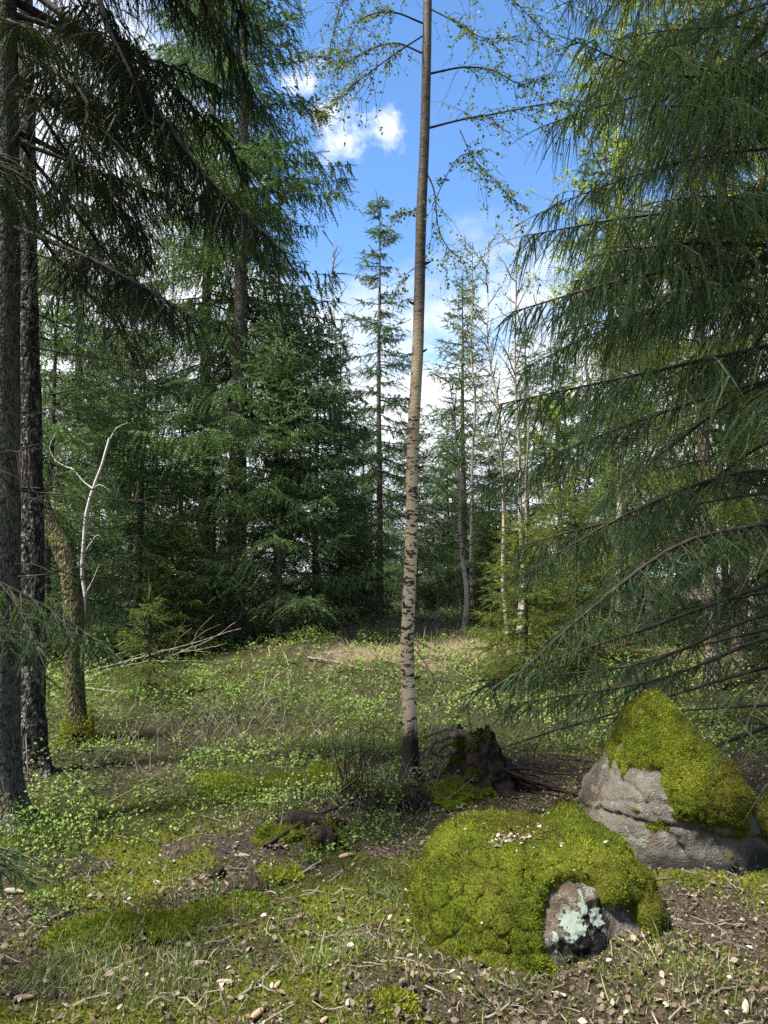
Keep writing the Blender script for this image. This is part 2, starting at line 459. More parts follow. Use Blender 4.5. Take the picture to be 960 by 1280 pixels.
def granite(t):
    co = coords(t)
    n = t.noise(co, 7, 6, .65); fine = t.noise(co, 90, 3, .7); big = t.noise(co, 2.3, 4, .6)
    c = t.mix(n, (.042, .038, .032), (.165, .152, .125))
    c = t.mix(t.rng(fine, .55, .7, 0, .35), c, (.19, .18, .165))
    c = t.mix(t.rng(big, .48, .62, 0, .8), c, (.085, .060, .036))
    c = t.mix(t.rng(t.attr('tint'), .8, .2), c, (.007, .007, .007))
    lich = t.rng(t.math('ADD', t.noise(co, 16, 6, .7), t.math('MULTIPLY', big, .3)), .70, .76, 0, .6)
    c = t.mix(lich, c, (.19, .20, .17))
    return bsdf(t, c, .85, bump(t, t.math('ADD', n, t.math('MULTIPLY', fine, .5)), 1.0, .05), .1)
M['rock'] = material('granite', granite)
M['lichen'] = material('pale_lichen', lambda t: bsdf(t, t.mix(t.noise(coords(t), 60, 5, .7), (.075, .10, .08), (.185, .215, .18)), .9, bump(t, t.noise(coords(t), 90, 4, .7), .5, .005), .1))
M['rot'] = material('rotten_wood', lambda t: bsdf(t, t.ramp(t.noise(t.scaled(coords(t), (1, 1, .35)), 16, 6, .7), [(.3, (.006, .005, .004)), (.55, (.022, .016, .012)), (.8, (.070, .052, .038))]), .95, bump(t, t.noise(t.scaled(coords(t), (1, 1, .3)), 30, 5, .7), .9, .02), .1))
M['cone'] = material('spruce_cone', lambda t: bsdf(t, t.mix(t.attr('tint'), (.12, .07, .04), (.44, .31, .20)), .7, None, .25))
M['cone_grey'] = material('weathered_cone', lambda t: bsdf(t, t.mix(t.attr('tint'), (.13, .10, .08), (.50, .43, .35)), .8, None, .2))
def soil(t):
    co = coords(t)
    f1 = t.noise(co, 45, 5, .7); f2 = t.noise(co, 11, 5, .65); f3 = t.noise(co, 150, 3, .7)
    brown = t.ramp(t.math('ADD', t.math('MULTIPLY', f1, .6), t.math('MULTIPLY', f2, .4)), [(.32, (.014, .011, .009)), (.5, (.050, .040, .029)), (.66, (.125, .10, .075))])
    mossc = t.ramp(t.math('ADD', t.math('MULTIPLY', f1, .55), t.math('MULTIPLY', f3, .45)), [(.33, (.028, .034, .007)), (.52, (.085, .095, .012)), (.68, (.15, .155, .022))])
    greenc = t.ramp(f1, [(.35, (.012, .013, .006)), (.6, (.050, .052, .020))])  # floor under the low plants, their shading put into its dark colour
    strawc = t.ramp(f1, [(.35, (.08, .06, .04)), (.6, (.22, .175, .11))])
    c = t.mix(t.rng(t.math('ADD', t.attr('moss'), t.math('MULTIPLY', t.math('SUBTRACT', f2, .5), .9)), .35, .6), brown, mossc)
    c = t.mix(t.rng(t.math('ADD', t.attr('green'), t.math('MULTIPLY', t.math('SUBTRACT', f2, .5), .5)), .3, .7), c, greenc)
    c = t.mix(t.rng(t.math('ADD', t.attr('litter'), t.math('MULTIPLY', t.math('SUBTRACT', f2, .5), .9)), .5, .75), c, brown)
    c = t.mix(t.rng(t.math('ADD', t.attr('straw'), t.math('MULTIPLY', t.math('SUBTRACT', f2, .5), .9)), .45, .8), c, strawc)
    return bsdf(t, c, .95, bump(t, t.math('ADD', f1, t.math('MULTIPLY', f3, .5)), 1.0, .03), .1)
M['soil'] = material('forest_floor', soil)


# ------------------------------------------------------------------ ground sheet
def spaced(a, b, step, far, grow):
    xs = list(np.arange(a, b, step)); s = step
    while xs[-1] < far:
        s *= grow; xs.append(xs[-1] + s)
    return np.array(xs)
gx = spaced(0.0, 3.0, .038, 500, 1.06); gx = np.concatenate([-gx[:0:-1], gx])
gyp = spaced(2.3, 7.5, .038, 600, 1.035); gyn = -spaced(0, .2, .2, 60, 1.25)[::-1] + 2.2
gy = np.concatenate([gyn, gyp])
GX, GY = np.meshgrid(gx, gy)
GZ = height(GX, GY)
lit, mos, gre, stw = zones(GX, GY)
nx, ny = len(gx), len(gy)
ii = (np.arange(ny - 1)[:, None] * nx + np.arange(nx - 1)[None]).ravel()
gf = np.concatenate([np.stack([ii, ii + 1, ii + nx + 1], 1), np.stack([ii, ii + nx + 1, ii + nx], 1)])
mesh_obj('ground', np.stack([GX, GY, GZ], -1).reshape(-1, 3), gf, M['soil'], None, True, None,
         {'litter': lit.ravel(), 'moss': mos.ravel(), 'green': gre.ravel(), 'straw': stw.ravel()}, kind='structure')


# ------------------------------------------------------------------ spruce building
DOWN = np.array([0, 0, -1.0])
def sprigs(P0, D, L, rng, K=22, per=2, nlen=.018, nwid=.0035, droop=.18, core=.005, fresh=.12, base=.45, spread=.26):
    """needle-covered shoots, each a thin stem with rows of separate needles"""
    n = len(P0)
    t = np.linspace(.04, 1, K)[None, :, None]
    P = P0[:, None] + D[:, None] * L[:, None, None] * t + DOWN * (droop * L)[:, None, None] * t ** 2
    T = nrm(D[:, None] + DOWN * 2 * droop * t)
    ref = nrm(rng.normal(size=(n, 1, 3)))
    U = nrm(np.cross(T, np.broadcast_to(ref, T.shape))); V = np.cross(T, U)
    tv = np.clip(base + rng.normal(0, spread, n), .02, .93)
    tv = np.where(rng.random(n) < fresh, np.clip(tv + .35, 0, 1), tv)
    vs, fs, ts, off = [], [], [], 0
    for j in range(per):
        ph = (2 * math.pi * j / per + rng.uniform(-.7, .7, (n, K)) + np.arange(K)[None] * 1.9)[..., None]
        rad = np.cos(ph) * U + np.sin(ph) * V
        nd = nrm(T * rng.uniform(.5, 1.0, (n, K, 1)) + rad)
        side = nrm(np.cross(nd, T)) * (nwid / 2)
        tip = P + nd * nlen * (1.05 - .35 * t) * rng.uniform(.8, 1.15, (n, K, 1))
        v = np.stack([P - side, P + side, tip], 2).reshape(-1, 3)
        vs.append(v); fs.append(np.arange(len(v)).reshape(-1, 3) + off); off += len(v)
        ts.append(np.repeat(np.clip(tv[:, None] + rng.normal(0, .06, (n, K)), 0, 1).ravel(), 3))
    if core:
        side = U[:, 0] * core
        e = P[:, -1]; m = P[:, K // 2]
        v = np.stack([P0 - side, P0 + side, m - side * .6, m + side * .6, e], 1).reshape(-1, 3)
        f = np.array([[0, 1, 3], [0, 3, 2], [2, 3, 4]])
        vs.append(v); fs.append((np.arange(n)[:, None, None] * 5 + f[None]).reshape(-1, 3) + off)
        ts.append(np.repeat(tv * .6, 5))
    return np.concatenate(vs), np.concatenate(fs), np.concatenate(ts)

def grow(curve, rng, sec_step=.1, sec_len=.6, hang=.5, sp_len=.2, sp_step=.07, start=.2, sag=.35, keep=1.0):
    """side branches of one bough and the shoots on them"""
    c = np.asarray(curve, float)
    cum = np.concatenate([[0], np.cumsum(np.linalg.norm(np.diff(c, axis=0), axis=1))]); L = cum[-1]
    def pos(s):
        return np.stack([np.interp(s, cum, c[:, k]) for k in range(3)], -1)
    s = np.arange(start * L, L * .99, sec_step); s = np.concatenate([s, s + sec_step * .5])
    side = np.concatenate([np.ones(len(s) // 2), -np.ones(len(s) - len(s) // 2)])
    s = np.clip(s + rng.uniform(-.4, .4, len(s)) * sec_step, 0, L * .995)
    P = pos(s); T = nrm(pos(np.minimum(s + .03, L)) - pos(s - .03))
    lat = nrm(np.cross(T, np.array([0, 0, 1.0]))) * side[:, None]
    f = s / L
    d2 = nrm(T * rng.uniform(.35, .8, (len(s), 1)) + lat * .85 + rng.normal(0, .12, (len(s), 3)))
    l2 = sec_len * np.clip((1 - f) * 1.8 + .14, 0, 1) * (.5 + .5 * np.clip((f - start) / .2, 0, 1)) * rng.uniform(.4, 1.15, len(s)) * np.where(rng.random(len(s)) < .12, 1.6, 1)
    m = max(2, int(sec_len / sp_step))
    u = np.linspace(.12, 1, m)[None, :] + rng.uniform(-.4, .4, (len(s), m)) / m
    u = np.clip(u, 0.02, 1)[..., None]
    Q = P[:, None] + d2[:, None] * l2[:, None, None] * u + DOWN * (sag * l2)[:, None, None] * u ** 2
    alt = np.where(np.arange(m) % 2 == 0, 1.0, -1.0)[None, :, None]
    lat2 = nrm(np.cross(d2, np.array([0, 0, 1.0])))[:, None] * alt
    h = hang * rng.uniform(.5, 1.3, (len(s), m, 1))
    D = nrm(d2[:, None] * .75 + lat2 * .75 * (1 - .6 * h) + DOWN * h * 1.6 + rng.normal(0, .14, (len(s), m, 3)))
    ok = (rng.random((len(s), m)) < np.clip(l2 / sec_len + .12, 0, 1)[:, None] * keep)
    ok[:, -1] = True
    P0, DD = Q[ok], D[ok]
    s3 = np.arange(start * L, L, sp_step * .8); n3 = len(s3)
    P3 = pos(s3); T3 = nrm(pos(np.minimum(s3 + .03, L)) - pos(s3 - .03))
    D3 = nrm(T3 * .7 + rng.normal(0, .45, (n3, 3)) + DOWN * hang * .9)
    k3 = rng.random(n3) < keep
    P0 = np.concatenate([P0, P3[k3], c[-1:]]); DD = np.concatenate([DD, D3[k3], T3[-1:]])
    Ls = sp_len * rng.uniform(.5, 1.2, len(P0)) * (1 + .25 * hang * rng.random(len(P0)))
    uu = np.linspace(0, 1, 4)[None, :, None]
    SQ = P[:, None] + d2[:, None] * l2[:, None, None] * uu + DOWN * (sag * l2)[:, None, None] * uu ** 2
    return P0, DD, Ls, SQ

def bough_meshes(name, curve, rng, mat_key, r0=.022, K=22, per=2, nlen=.019, nwid=.0042, base=.45, fresh=.12, **kw):
    """wood and needles of one near bough"""
    c = smooth_line(curve, 14)
    P0, D, L, SQ = grow(c, rng, **kw)
    wood = Acc()
    v, f = tubes(c[None], np.linspace(r0, .004, 14)[None] * (1 + .15 * rng.normal(size=(1, 14)).clip(-1, 1)), 6); wood.add(v, f)
    v, f = tubes(SQ, np.broadcast_to(np.array([.0042, .0034, .0026, .0016]), SQ.shape[:2]), 3); wood.add(v, f)
    wv, wf, wt = wood.arrays()
    nv, nf, nt = sprigs(P0, D, L, rng, K=K, per=per, nlen=nlen, nwid=nwid, base=base, fresh=fresh)
    return (mesh_data(name, wv, wf, M['twig'], True), mesh_data('needles', nv, nf, M[mat_key], False, nt))
def add_bough(parent, meshes, loc=(0, 0, 0), rotz=0.0, scale=1.0, tilt=0.0):
    b = data_obj('bough', meshes[0], parent)
    b.location = loc; b.rotation_euler = (0, tilt, rotz); b.scale = (scale,) * 3
    n = data_obj('needles', meshes[1], b, kind='stuff')
    return b

def dead_branches(zs, trunk_xy, lens, rng, r=.008, drop=-.15, twigs=5):
    """bare snags sticking out of a trunk"""
    Q = []
    R = []
    for z, L in zip(zs, lens):
        a = rng.uniform(0, 2 * math.pi)
        d = np.array([math.cos(a), math.sin(a), drop + rng.normal(0, .15)])
        u = np.linspace(0, 1, 5)[:, None]; wob = rng.normal(0, .10 * L, 3)
        p0 = np.array([*trunk_xy(z), z])
        line = p0 + d * L * u + wob * u ** 2 + rng.normal(0, .008 * L, (5, 3)) * (u > 0)
        Q.append(line); R.append(np.linspace(r * (.3 + .6 * L), .0015, 5))
        for _ in range(twigs):
            k = rng.uniform(.3, .95); b = line[0] + (line[-1] - line[0]) * k
            i = min(int(k * 4), 3); b = line[i] + (line[i + 1] - line[i]) * (k * 4 - i)
            e = nrm(d + rng.normal(0, .7, 3)) * L * rng.uniform(.15, .4)
            Q.append(b + e * u + DOWN * .1 * L * u ** 2); R.append(np.linspace(.0035, .0012, 5))
    return tubes(np.array(Q), np.array(R), 4)

def spruce_parts(H, z0, r_base, seed, whorl=.38, per_whorl=5, sec_step=.16, sec_len=.6, sp_len=.26, sp_step=.13, hang=.45, K=6, per=2,
                 nlen=.06, nwid=.019, trunk_r=.12, slope_low=-.28, slope_top=.55, base=.45, fresh=.08, gaps=.12, shape=.85, keep=1.0, dead=10, lean=0.0, tip=.25):
    """trunk and crown arrays of a whole spruce standing at the origin"""
    rng = np.random.default_rng(seed)
    tr = Acc(); cr = Acc()
    wob = rng.normal(0, .03, 2)
    axis = lambda z: (lean * z + wob[0] * math.sin(z * .8), wob[1] * math.sin(z * .6 + 1))
    zs = np.linspace(-.1, H, 9)
    pts = [(*axis(z), z) for z in zs]
    rad = [trunk_r * max(.06, (1 - (max(z, 0) / H)) ** .8) for z in zs]
    v, f = trunk_arrays(pts, rad, 46, 12, .10, .45, 5, seed); tr.add(v, f)
    if dead:
        dz = rng.uniform(.5, max(z0 * 1.3, 1.2), dead)
        v, f = dead_branches(dz, axis, rng.uniform(.3, 1.0, dead) * min(1.0, r_base), rng, .008, -.1, 5); tr.add(v, f)
    PP, DD, LL, lines = [], [], [], []
    z = z0
    while z < H - .25:
        f01 = (z - z0) / (H - z0)
        for k in range(per_whorl):
            if rng.random() < gaps:
                continue
            a = rng.uniform(0, 2 * math.pi)
            L = (r_base * (1 - f01) ** shape * min(1, .55 + f01 * 5)) * rng.uniform(.6, 1.12) + tip * rng.uniform(.6, 1.1)
            sl = slope_low + (slope_top - slope_low) * f01 ** 1.4 + rng.normal(0, .08)
            zz = z + rng.uniform(-.12, .12)
            x = np.linspace(0, 1, 7)[:, None]
            d = np.array([math.cos(a), math.sin(a), sl])
            curve = np.array([*axis(zz), zz]) + d * L * x + DOWN * L * (.20 * x ** 2 - .22 * x ** 3) * (1.6 - f01)
            sc = min(1.0, .35 + L / max(r_base, .6))
            P, D, Ls, SQ = grow(curve, rng, sec_step, min(sec_len * sc, L * .6), hang * (1 - .6 * f01), sp_len * (.6 + .4 * sc), sp_step, .16, .30, keep)
            PP.append(P); DD.append(D); LL.append(Ls); lines.append(curve)
        z += whorl * rng.uniform(.75, 1.2) * (1.0 - .35 * f01)
    P = np.concatenate(PP); D = np.concatenate(DD); L = np.concatenate(LL)
    lead = np.linspace(H - .5, H - .05, 6)
    P = np.concatenate([P, np.stack([np.full(6, axis(H)[0]), np.full(6, axis(H)[1]), lead], 1)]); D = np.concatenate([D, nrm(np.array([[0, 0, 1.0]] * 6) + rng.normal(0, .35, (6, 3)))]); L = np.concatenate([L, np.full(6, .22)])
    v, f, t = sprigs(P, D, L, rng, K, per, nlen, nwid, .15, .006, fresh, base)
    cr.add(v, f, t)
    lv, lf = tubes(np.array(lines), np.broadcast_to(np.linspace(.016, .004, 7), (len(lines), 7)) * min(1.0, .5 + H / 20), 4)
    tr2 = Acc().add(lv, lf)
    return tr, tr2, cr
def spruce_tree(label, loc, rotz=0.0, group=None, name='spruce_tree', mat_key='needles_mid', bark_key='bark_spruce', cat='tree', **kw):
    tr, br, cr = spruce_parts(**kw)
    t = thing(name, label, cat, loc, rotz, group)
    tr.build('trunk', M[bark_key], t, True)
    br.build('branches', M['twig'], t, True, kind='stuff')
    cr.build('crown', M[mat_key], t, False, kind='stuff')
    return t

def on_ground(px, depth, sink=.03):
    """a standing place at a picture column and a distance"""
    x = (px - 480.0) / F_PX * depth
    return (x, depth, gz(x, depth) - sink)

# --- the tall spruces of the left and middle distance
BIG = 'tall spruces at the edge of the clearing'
spruce_tree('tall spruce with a thick dark trunk, left of the clearing behind the small spruces', on_ground(296, 13.9), 0.4, BIG, H=15.5, z0=2.8, r_base=2.35, seed=21,
            whorl=.40, per_whorl=5, sec_step=.20, sec_len=.8, sp_len=.28, sp_step=.145, hang=1.0, K=9, per=2, nlen=.055, nwid=.029, trunk_r=.19, slope_low=-.30, slope_top=.3, gaps=.18, shape=.6, dead=24)
spruce_tree('tall spruce with slim brown trunk bare up to mid height, left of the thick-trunked spruce', on_ground(254, 15.5), 1.7, BIG, H=17, z0=4.6, r_base=2.3, seed=22,
            whorl=.42, per_whorl=5, sec_step=.22, sec_len=.8, sp_len=.29, sp_step=.155, hang=1.0, K=9, per=2, nlen=.055, nwid=.029, trunk_r=.145, slope_low=-.35, slope_top=.3, gaps=.2, shape=.6, dead=34, bark_key='bark_pine')
spruce_tree('slim pointed spruce standing alone just left of the pale birch', on_ground(474, 19.5), .3, BIG, H=11.0, z0=1.9, r_base=1.55, seed=23,
            whorl=.46, per_whorl=5, sec_step=.17, sec_len=.5, sp_len=.24, sp_step=.13, hang=.35, K=7, nlen=.065, nwid=.023, trunk_r=.10, slope_low=-.32, slope_top=.5, gaps=.14, shape=1.0, dead=16, bark_key='bark_pine')
spruce_tree('pointed spruce seen just right of the pale birch, behind thin bare stems', on_ground(580, 24), .9, BIG, H=10.7, z0=1.0, r_base=2.1, seed=24,
            whorl=.46, per_whorl=5, sec_step=.2, sec_len=.6, sp_len=.26, sp_step=.15, hang=.3, K=6, nlen=.065, nwid=.026, trunk_r=.12, slope_low=-.25, slope_top=.5, gaps=.1, shape=.9, base=.6, dead=8)
spruce_tree('bushy young spruce with a thin black stem on the clearing edge', on_ground(350, 13.5), 2.1, BIG, H=6.2, z0=.75, r_base=1.65, seed=25, name='young_spruce',
            whorl=.27, per_whorl=6, sec_step=.15, sec_len=.6, sp_len=.22, sp_step=.11, hang=.3, K=7, nlen=.045, nwid=.016, trunk_r=.06, slope_low=-.12, slope_top=.55, gaps=.1, shape=.75, base=.72, fresh=.15, dead=8)
spruce_tree('knee-high feathery spruce sapling among the green undergrowth, beside fallen branches', on_ground(194, 9.2), .2, name='spruce_sapling', mat_key='needles_light', H=1.35, z0=.22, r_base=.55, seed=26,
            whorl=.11, per_whorl=5, sec_step=.09, sec_len=.3, sp_len=.12, sp_step=.07, hang=.3, K=12, nlen=.02, nwid=.006, trunk_r=.022, slope_low=-.1, slope_top=.8, gaps=.15, shape=1.1, base=.35, fresh=.2, dead=0, tip=.06)

# shared shapes for the woods behind: four protos, then copies
WOOD = 'spruces of the wood behind the clearing'
wood_specs = [
    ('tall dark spruce in the wood', dict(H=13.5, z0=2.2, r_base=2.1, seed=41, whorl=.5, per_whorl=5, sec_step=.26, sec_len=.8, sp_len=.34, sp_step=.18, hang=.9, K=8, per=2, nlen=.07, nwid=.036, trunk_r=.15, gaps=.15, shape=.8)),
    ('broad low spruce in the wood', dict(H=7.0, z0=.5, r_base=1.9, seed=42, whorl=.36, per_whorl=6, sec_step=.22, sec_len=.7, sp_len=.28, sp_step=.16, hang=.35, K=6, nlen=.07, nwid=.026, trunk_r=.09, gaps=.1, shape=.75, base=.66)),
    ('slim spruce in the wood', dict(H=10.5, z0=1.0, r_base=1.4, seed=43, whorl=.44, per_whorl=5, sec_step=.22, sec_len=.5, sp_len=.28, sp_step=.16, hang=.45, K=6, nlen=.07, nwid=.026, trunk_r=.10, gaps=.15, shape=.85)),
    ('small spruce in the wood', dict(H=4.2, z0=.3, r_base=1.25, seed=44, whorl=.26, per_whorl=6, sec_step=.17, sec_len=.5, sp_len=.22, sp_step=.12, hang=.25, K=6, nlen=.06, nwid=.019, trunk_r=.05, gaps=.08, shape=.8, base=.38, fresh=.14)),
]
# (shape, picture column, distance, scale, label)
WOOD_AT = [
    (0, 160, 17.5, .66, 'dark spruce with drooping boughs left of the slim brown trunk'),
    (1, 175, 13.2, .85, 'bushy light green spruce directly behind the spruce sapling'),
    (1, 265, 15.0, .80, 'bushy low spruce between the two tall left trunks'),
    (1, 395, 16.8, .92, 'broad dark green spruce right of the black-stemmed young spruce'),
    (2, 425, 21.5, .80, 'slim spruce left of the lone pointed spruce'),
    (0, 90, 15.5, .85, 'tall dark spruce behind the white dead sapling'),
    (1, 60, 11.8, .85, 'low dark spruce between the mossy trunk and the rough dark trunk'),
    (0, 20, 18.0, .78, 'tall dark spruce behind the rough dark trunk at far left'),
    (1, 120, 19.0, 1.05, 'broad dark spruce deep behind the fallen branches'),
    (1, 225, 19.5, 1.0, 'broad dark spruce behind the slim brown trunk'),
    (2, 345, 19.0, 1.0, 'slim dark spruce behind the black-stemmed young spruce'),
    (1, 520, 23.5, .80, 'low green spruce directly behind the pale birch trunk'),
    (1, 560, 26.5, .95, 'broad spruce behind the pale slender birch'),
    (1, 612, 25.0, .85, 'broad green spruce behind the thin bare stems'),
    (1, 455, 27.0, .95, 'broad spruce behind the lone pointed spruce'),
    (2, 660, 21.5, .85, 'slim spruce right of the thin bare stems'),
    (1, 700, 16.0, .85, 'broad spruce behind the hanging boughs right of the clearing'),
    (0, 770, 19.0, .95, 'tall spruce behind the hanging boughs, over the pyramid boulder'),
    (1, 800, 13.0, .80, 'low spruce behind the lower boughs, over the pyramid boulder'),
    (0, 930, 16.0, 1.0, 'tall spruce behind the twin trunks at the right edge'),
    (1, 905, 12.5, .75, 'low spruce behind the twin trunks at the right edge'),
    (3, 655, 10.6, .62, 'small yellowish spruce at the right end of the clearing'),
    (3, 720, 11.5, .70, 'small pale spruce half hidden by the low right boughs'),
    (3, 620, 17.0, .60, 'small spruce on the clearing edge under the thin bare stems'),
    (3, 440, 17.5, .65, 'small spruce on the clearing edge under the lone pointed spruce'),
    (3, 215, 12.6, .60, 'small spruce just behind the fallen branches'),
]
prng = np.random.default_rng(5)
for k in range(110):
    WOOD_AT.append((int(prng.choice([1, 1, 1, 2, 2])), float(prng.uniform(-330, 1290)), float(28 + 42 * prng.random() ** 1.4), float(prng.uniform(.5, .85)), None))
protos = {}
for i, (k, px, dist, s, label) in enumerate(WOOD_AT):
    loc = on_ground(px, dist, .05)
    lab = label or 'far spruce crowded into the dim background wood'
    grp = WOOD if label else 'far spruces crowded in the background'
    rot = float(prng.uniform(0, 6.28)); sc = (s, s, s * float(prng.uniform(.92, 1.08)))
    light = k == 3
    if k not in protos:
        t = spruce_tree(lab, loc, rot, grp, name='small_spruce' if k == 3 else 'spruce_tree', mat_key='needles_light' if light else 'needles_mid', **wood_specs[k][1])
        t.scale = sc
        protos[k] = t
    else:
        t = copy_tree(protos[k], loc, rot, sc, lab)
        t['group'] = grp

# --- the two slim trunks behind the right-hand spruce, foliage coloured pale green as if sunlit
TWIN = 'twin slim spruces behind the right-hand boughs'
spruce_tree('left one of two slim trunks behind the right-hand boughs, hung with yellow-green twigs', on_ground(884, 9.8), .5, TWIN, mat_key='needles_light', bark_key='bark_pine', H=12.5, z0=2.0, r_base=1.9, seed=51,
            whorl=.42, per_whorl=5, sec_step=.19, sec_len=.65, sp_len=.30, sp_step=.13, hang=.95, K=7, nlen=.046, nwid=.014, trunk_r=.095, gaps=.2, shape=.6, base=.35, dead=22)
twin2 = spruce_tree('right one of two slim trunks behind the right-hand boughs, leaning slightly', on_ground(917, 10.6), 2.2, TWIN, mat_key='needles_light', bark_key='bark_pine', H=13.0, z0=2.6, r_base=1.7, seed=52,
            whorl=.5, per_whorl=4, sec_step=.2, sec_len=.6, sp_len=.30, sp_step=.14, hang=.95, K=8, nlen=.042, nwid=.014, trunk_r=.085, gaps=.2, shape=.6, base=.35, dead=22)


# ------------------------------------------------------------------ the big spruce at the right whose boughs hang into view
rs = np.random.default_rng(77)
RX, RY = 3.75, 6.2
right = thing('spruce_tree', 'large drooping spruce at the right edge whose long boughs hang over the pyramid boulder', 'tree', (RX, RY, gz(RX, RY) - .05))
v, f = trunk_arrays([(0, 0, 0), (0, 0, 1), (.02, 0, 3), (0, .03, 6), (0, 0, 9), (0, 0, 13)], [.21, .18, .165, .13, .09, .01], 70, 20, .10, .5, 5, 3)
mesh_obj('trunk', v, f, M['bark_spruce'], right, True)
def gen_curve(L, a, b, wig, rng):
    x = np.linspace(0, 1, 6)
    return np.stack([L * x, np.cumsum(rng.normal(0, wig, 6)) * (x > 0), L * (a * x + b * x ** 2)], 1)
near_kw = dict(sec_step=.105, sec_len=.66, sp_len=.28, sp_step=.060, K=24, per=3, nlen=.0145, nwid=.0074)
V_UP = [bough_meshes('bough', gen_curve(2.5, .12 - .05 * k, -.22, .06, rs), rs, 'needles_near', hang=.9, start=.30, keep=.85, **near_kw) for k in range(3)]
V_MID = [bough_meshes('bough', gen_curve(2.9, -.10 - .08 * k, -.10 - .03 * k, .08, rs), rs, 'needles_near', hang=.75, start=.42, keep=.85, **near_kw) for k in range(3)]
low_kw = dict(near_kw, sec_len=.8, sec_step=.16, sp_step=.10)
V_LOW = [bough_meshes('bough', gen_curve(3.0, -.16 - .06 * k, -.05, .06, rs), rs, 'needles_near', hang=.45, start=.58 + .1 * k, keep=.5 - .2 * k, sag=.25, **low_kw) for k in range(2)]
z = .75
while z < 9.2:
    n = 6
    a0 = rs.uniform(0, 6.28)
    for k in range(n):
        a = a0 + k * 2 * math.pi / n + rs.uniform(-.3, .3)
        if math.cos(a - math.pi * .92) < .05:
            continue
        zz = z + rs.uniform(-.15, .15)
        if zz < 1.75:
            vs = V_LOW
        elif zz < 3.6:
            if rs.random() < .35:
                continue
            vs = V_MID
        else:
            vs = V_UP
        s = (1.0 if zz < 4 else 1.0 - (zz - 4) * .055) * rs.uniform(.85, 1.1)
        add_bough(right, vs[int(rs.integers(len(vs)))], (0, 0, zz), a, s, rs.uniform(-.1, .08))
    z += .42
def rel(base, *pts):
    return [np.asarray(p) - np.asarray(base) for p in pts]
RB = (RX, RY, gz(RX, RY) - .05)
custom_right = [
    ([(1050, 300, 6.1), (960, 322, 5.6), (800, 345, 5.2), (640, 390, 4.9)], .9, .12),
    ([(1055, 410, 6.1), (960, 432, 5.5), (780, 472, 5.2), (625, 505, 5.0)], .8, .2),
    ([(1055, 640, 6.0), (960, 655, 5.3), (850, 680, 5.0), (740, 760, 4.8), (640, 850, 4.6)], .5, .25),
    ([(1055, 240, 6.1), (960, 255, 5.7), (800, 270, 5.5), (655, 295, 5.3)], .9, .15),
    ([(1055, 90, 6.1), (960, 96, 5.6), (830, 92, 5.2), (715, 50, 4.9)], .9, .15),
    ([(1055, 600, 6.1), (930, 590, 5.8), (790, 640, 5.6), (650, 720, 5.5)], .6, .2),
    ([(1055, 770, 6.1), (950, 800, 5.7), (820, 850, 5.6), (640, 880, 5.6)], .4, .42),
    ([(1055, 760, 6.1), (950, 770, 5.8), (800, 830, 6.0), (610, 850, 6.2)], .4, .45),
]
for pts, hang, start in custom_right:
    c = rel(RB, *[at(*p) for p in pts])
    add_bough(right, bough_meshes('bough', c, rs, 'needles_near', hang=hang, start=start, base=.45 if hang > .7 else .58, **(near_kw if hang > .7 else dict(near_kw, sec_len=.46, sec_step=.085, sp_step=.05, sp_len=.22, K=20))))


# ------------------------------------------------------------------ left edge: lichened spruce with dark hanging boughs
ls = np.random.default_rng(99)
pA = gp(2, 1032)
AX, AY = float(pA[0]), float(pA[1])
left_spruce = thing('spruce_tree', 'lichen-crusted grey spruce trunk at the left edge with dark boughs hanging overhead', 'tree', (AX, AY, pA[2] - .05))
v, f = trunk_arrays([(0, 0, 0), (-.03, 0, .3), (-.05, 0, 1), (-.10, 0, 2.5), (-.2, .02, 5), (-.35, 0, 8), (-.6, 0, 13)], [.165, .135, .12, .11, .09, .06, .01], 80, 24, .12, .8, 6, 8)
mesh_obj('trunk', v, f, M['bark_lichen'], left_spruce, True)
dk = dict(near_kw, sec_len=.52, sec_step=.072, sp_step=.055, sp_len=.23, K=19)
LB = (AX, AY, pA[2] - .05)
for pts, hang, start, r0 in [
    ([(15, -30, 5.0), (125, 55, 4.8), (170, 100, 4.7), (250, 212, 4.6), (352, 312, 4.6)], .85, .22, .034),
    ([(10, -90, 5.0), (110, -20, 4.7), (135, 35, 4.5), (170, 110, 4.4), (200, 210, 4.3)], .85, .45, .028),
    ([(15, 0, 5.0), (120, 55, 5.2), (200, 95, 5.3), (310, 210, 5.4)], .8, .35, .028),
    ([(10, -170, 5.0), (130, -110, 4.7), (240, -20, 4.6), (320, 120, 4.7)], .9, .25, .030),
    ([(10, -260, 5.0), (150, -200, 5.0), (250, -80, 5.0), (310, 40, 5.2)], .9, .25, .030),
    ([(10, 160, 5.0), (80, 195, 5.1), (150, 260, 5.2), (185, 300, 5.3)], .8, .4, .022),
    ([(10, 60, 5.0), (70, 90, 4.6), (110, 140, 4.2), (60, 260, 4.0)], .8, .3, .024),
    ([(12, 20, 5.0), (60, 30, 5.5), (120, 60, 6.1), (160, 120, 6.5)], .8, .3, .022),
]:
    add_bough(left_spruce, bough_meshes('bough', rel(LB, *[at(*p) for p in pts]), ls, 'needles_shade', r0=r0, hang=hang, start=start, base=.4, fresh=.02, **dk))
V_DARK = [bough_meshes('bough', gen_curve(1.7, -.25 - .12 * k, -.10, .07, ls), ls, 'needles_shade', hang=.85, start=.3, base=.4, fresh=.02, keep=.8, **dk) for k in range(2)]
for k in range(26):
    zz = 3.9 + .15 * k
    add_bough(left_spruce, V_DARK[k % 2], (-.05 * zz + .05, 0, zz), (-.5, .5, 1.3, -1.1, .1, .9)[k % 6] + ls.uniform(-.25, .25), ls.uniform(.7, 1.1), ls.uniform(0, .2))
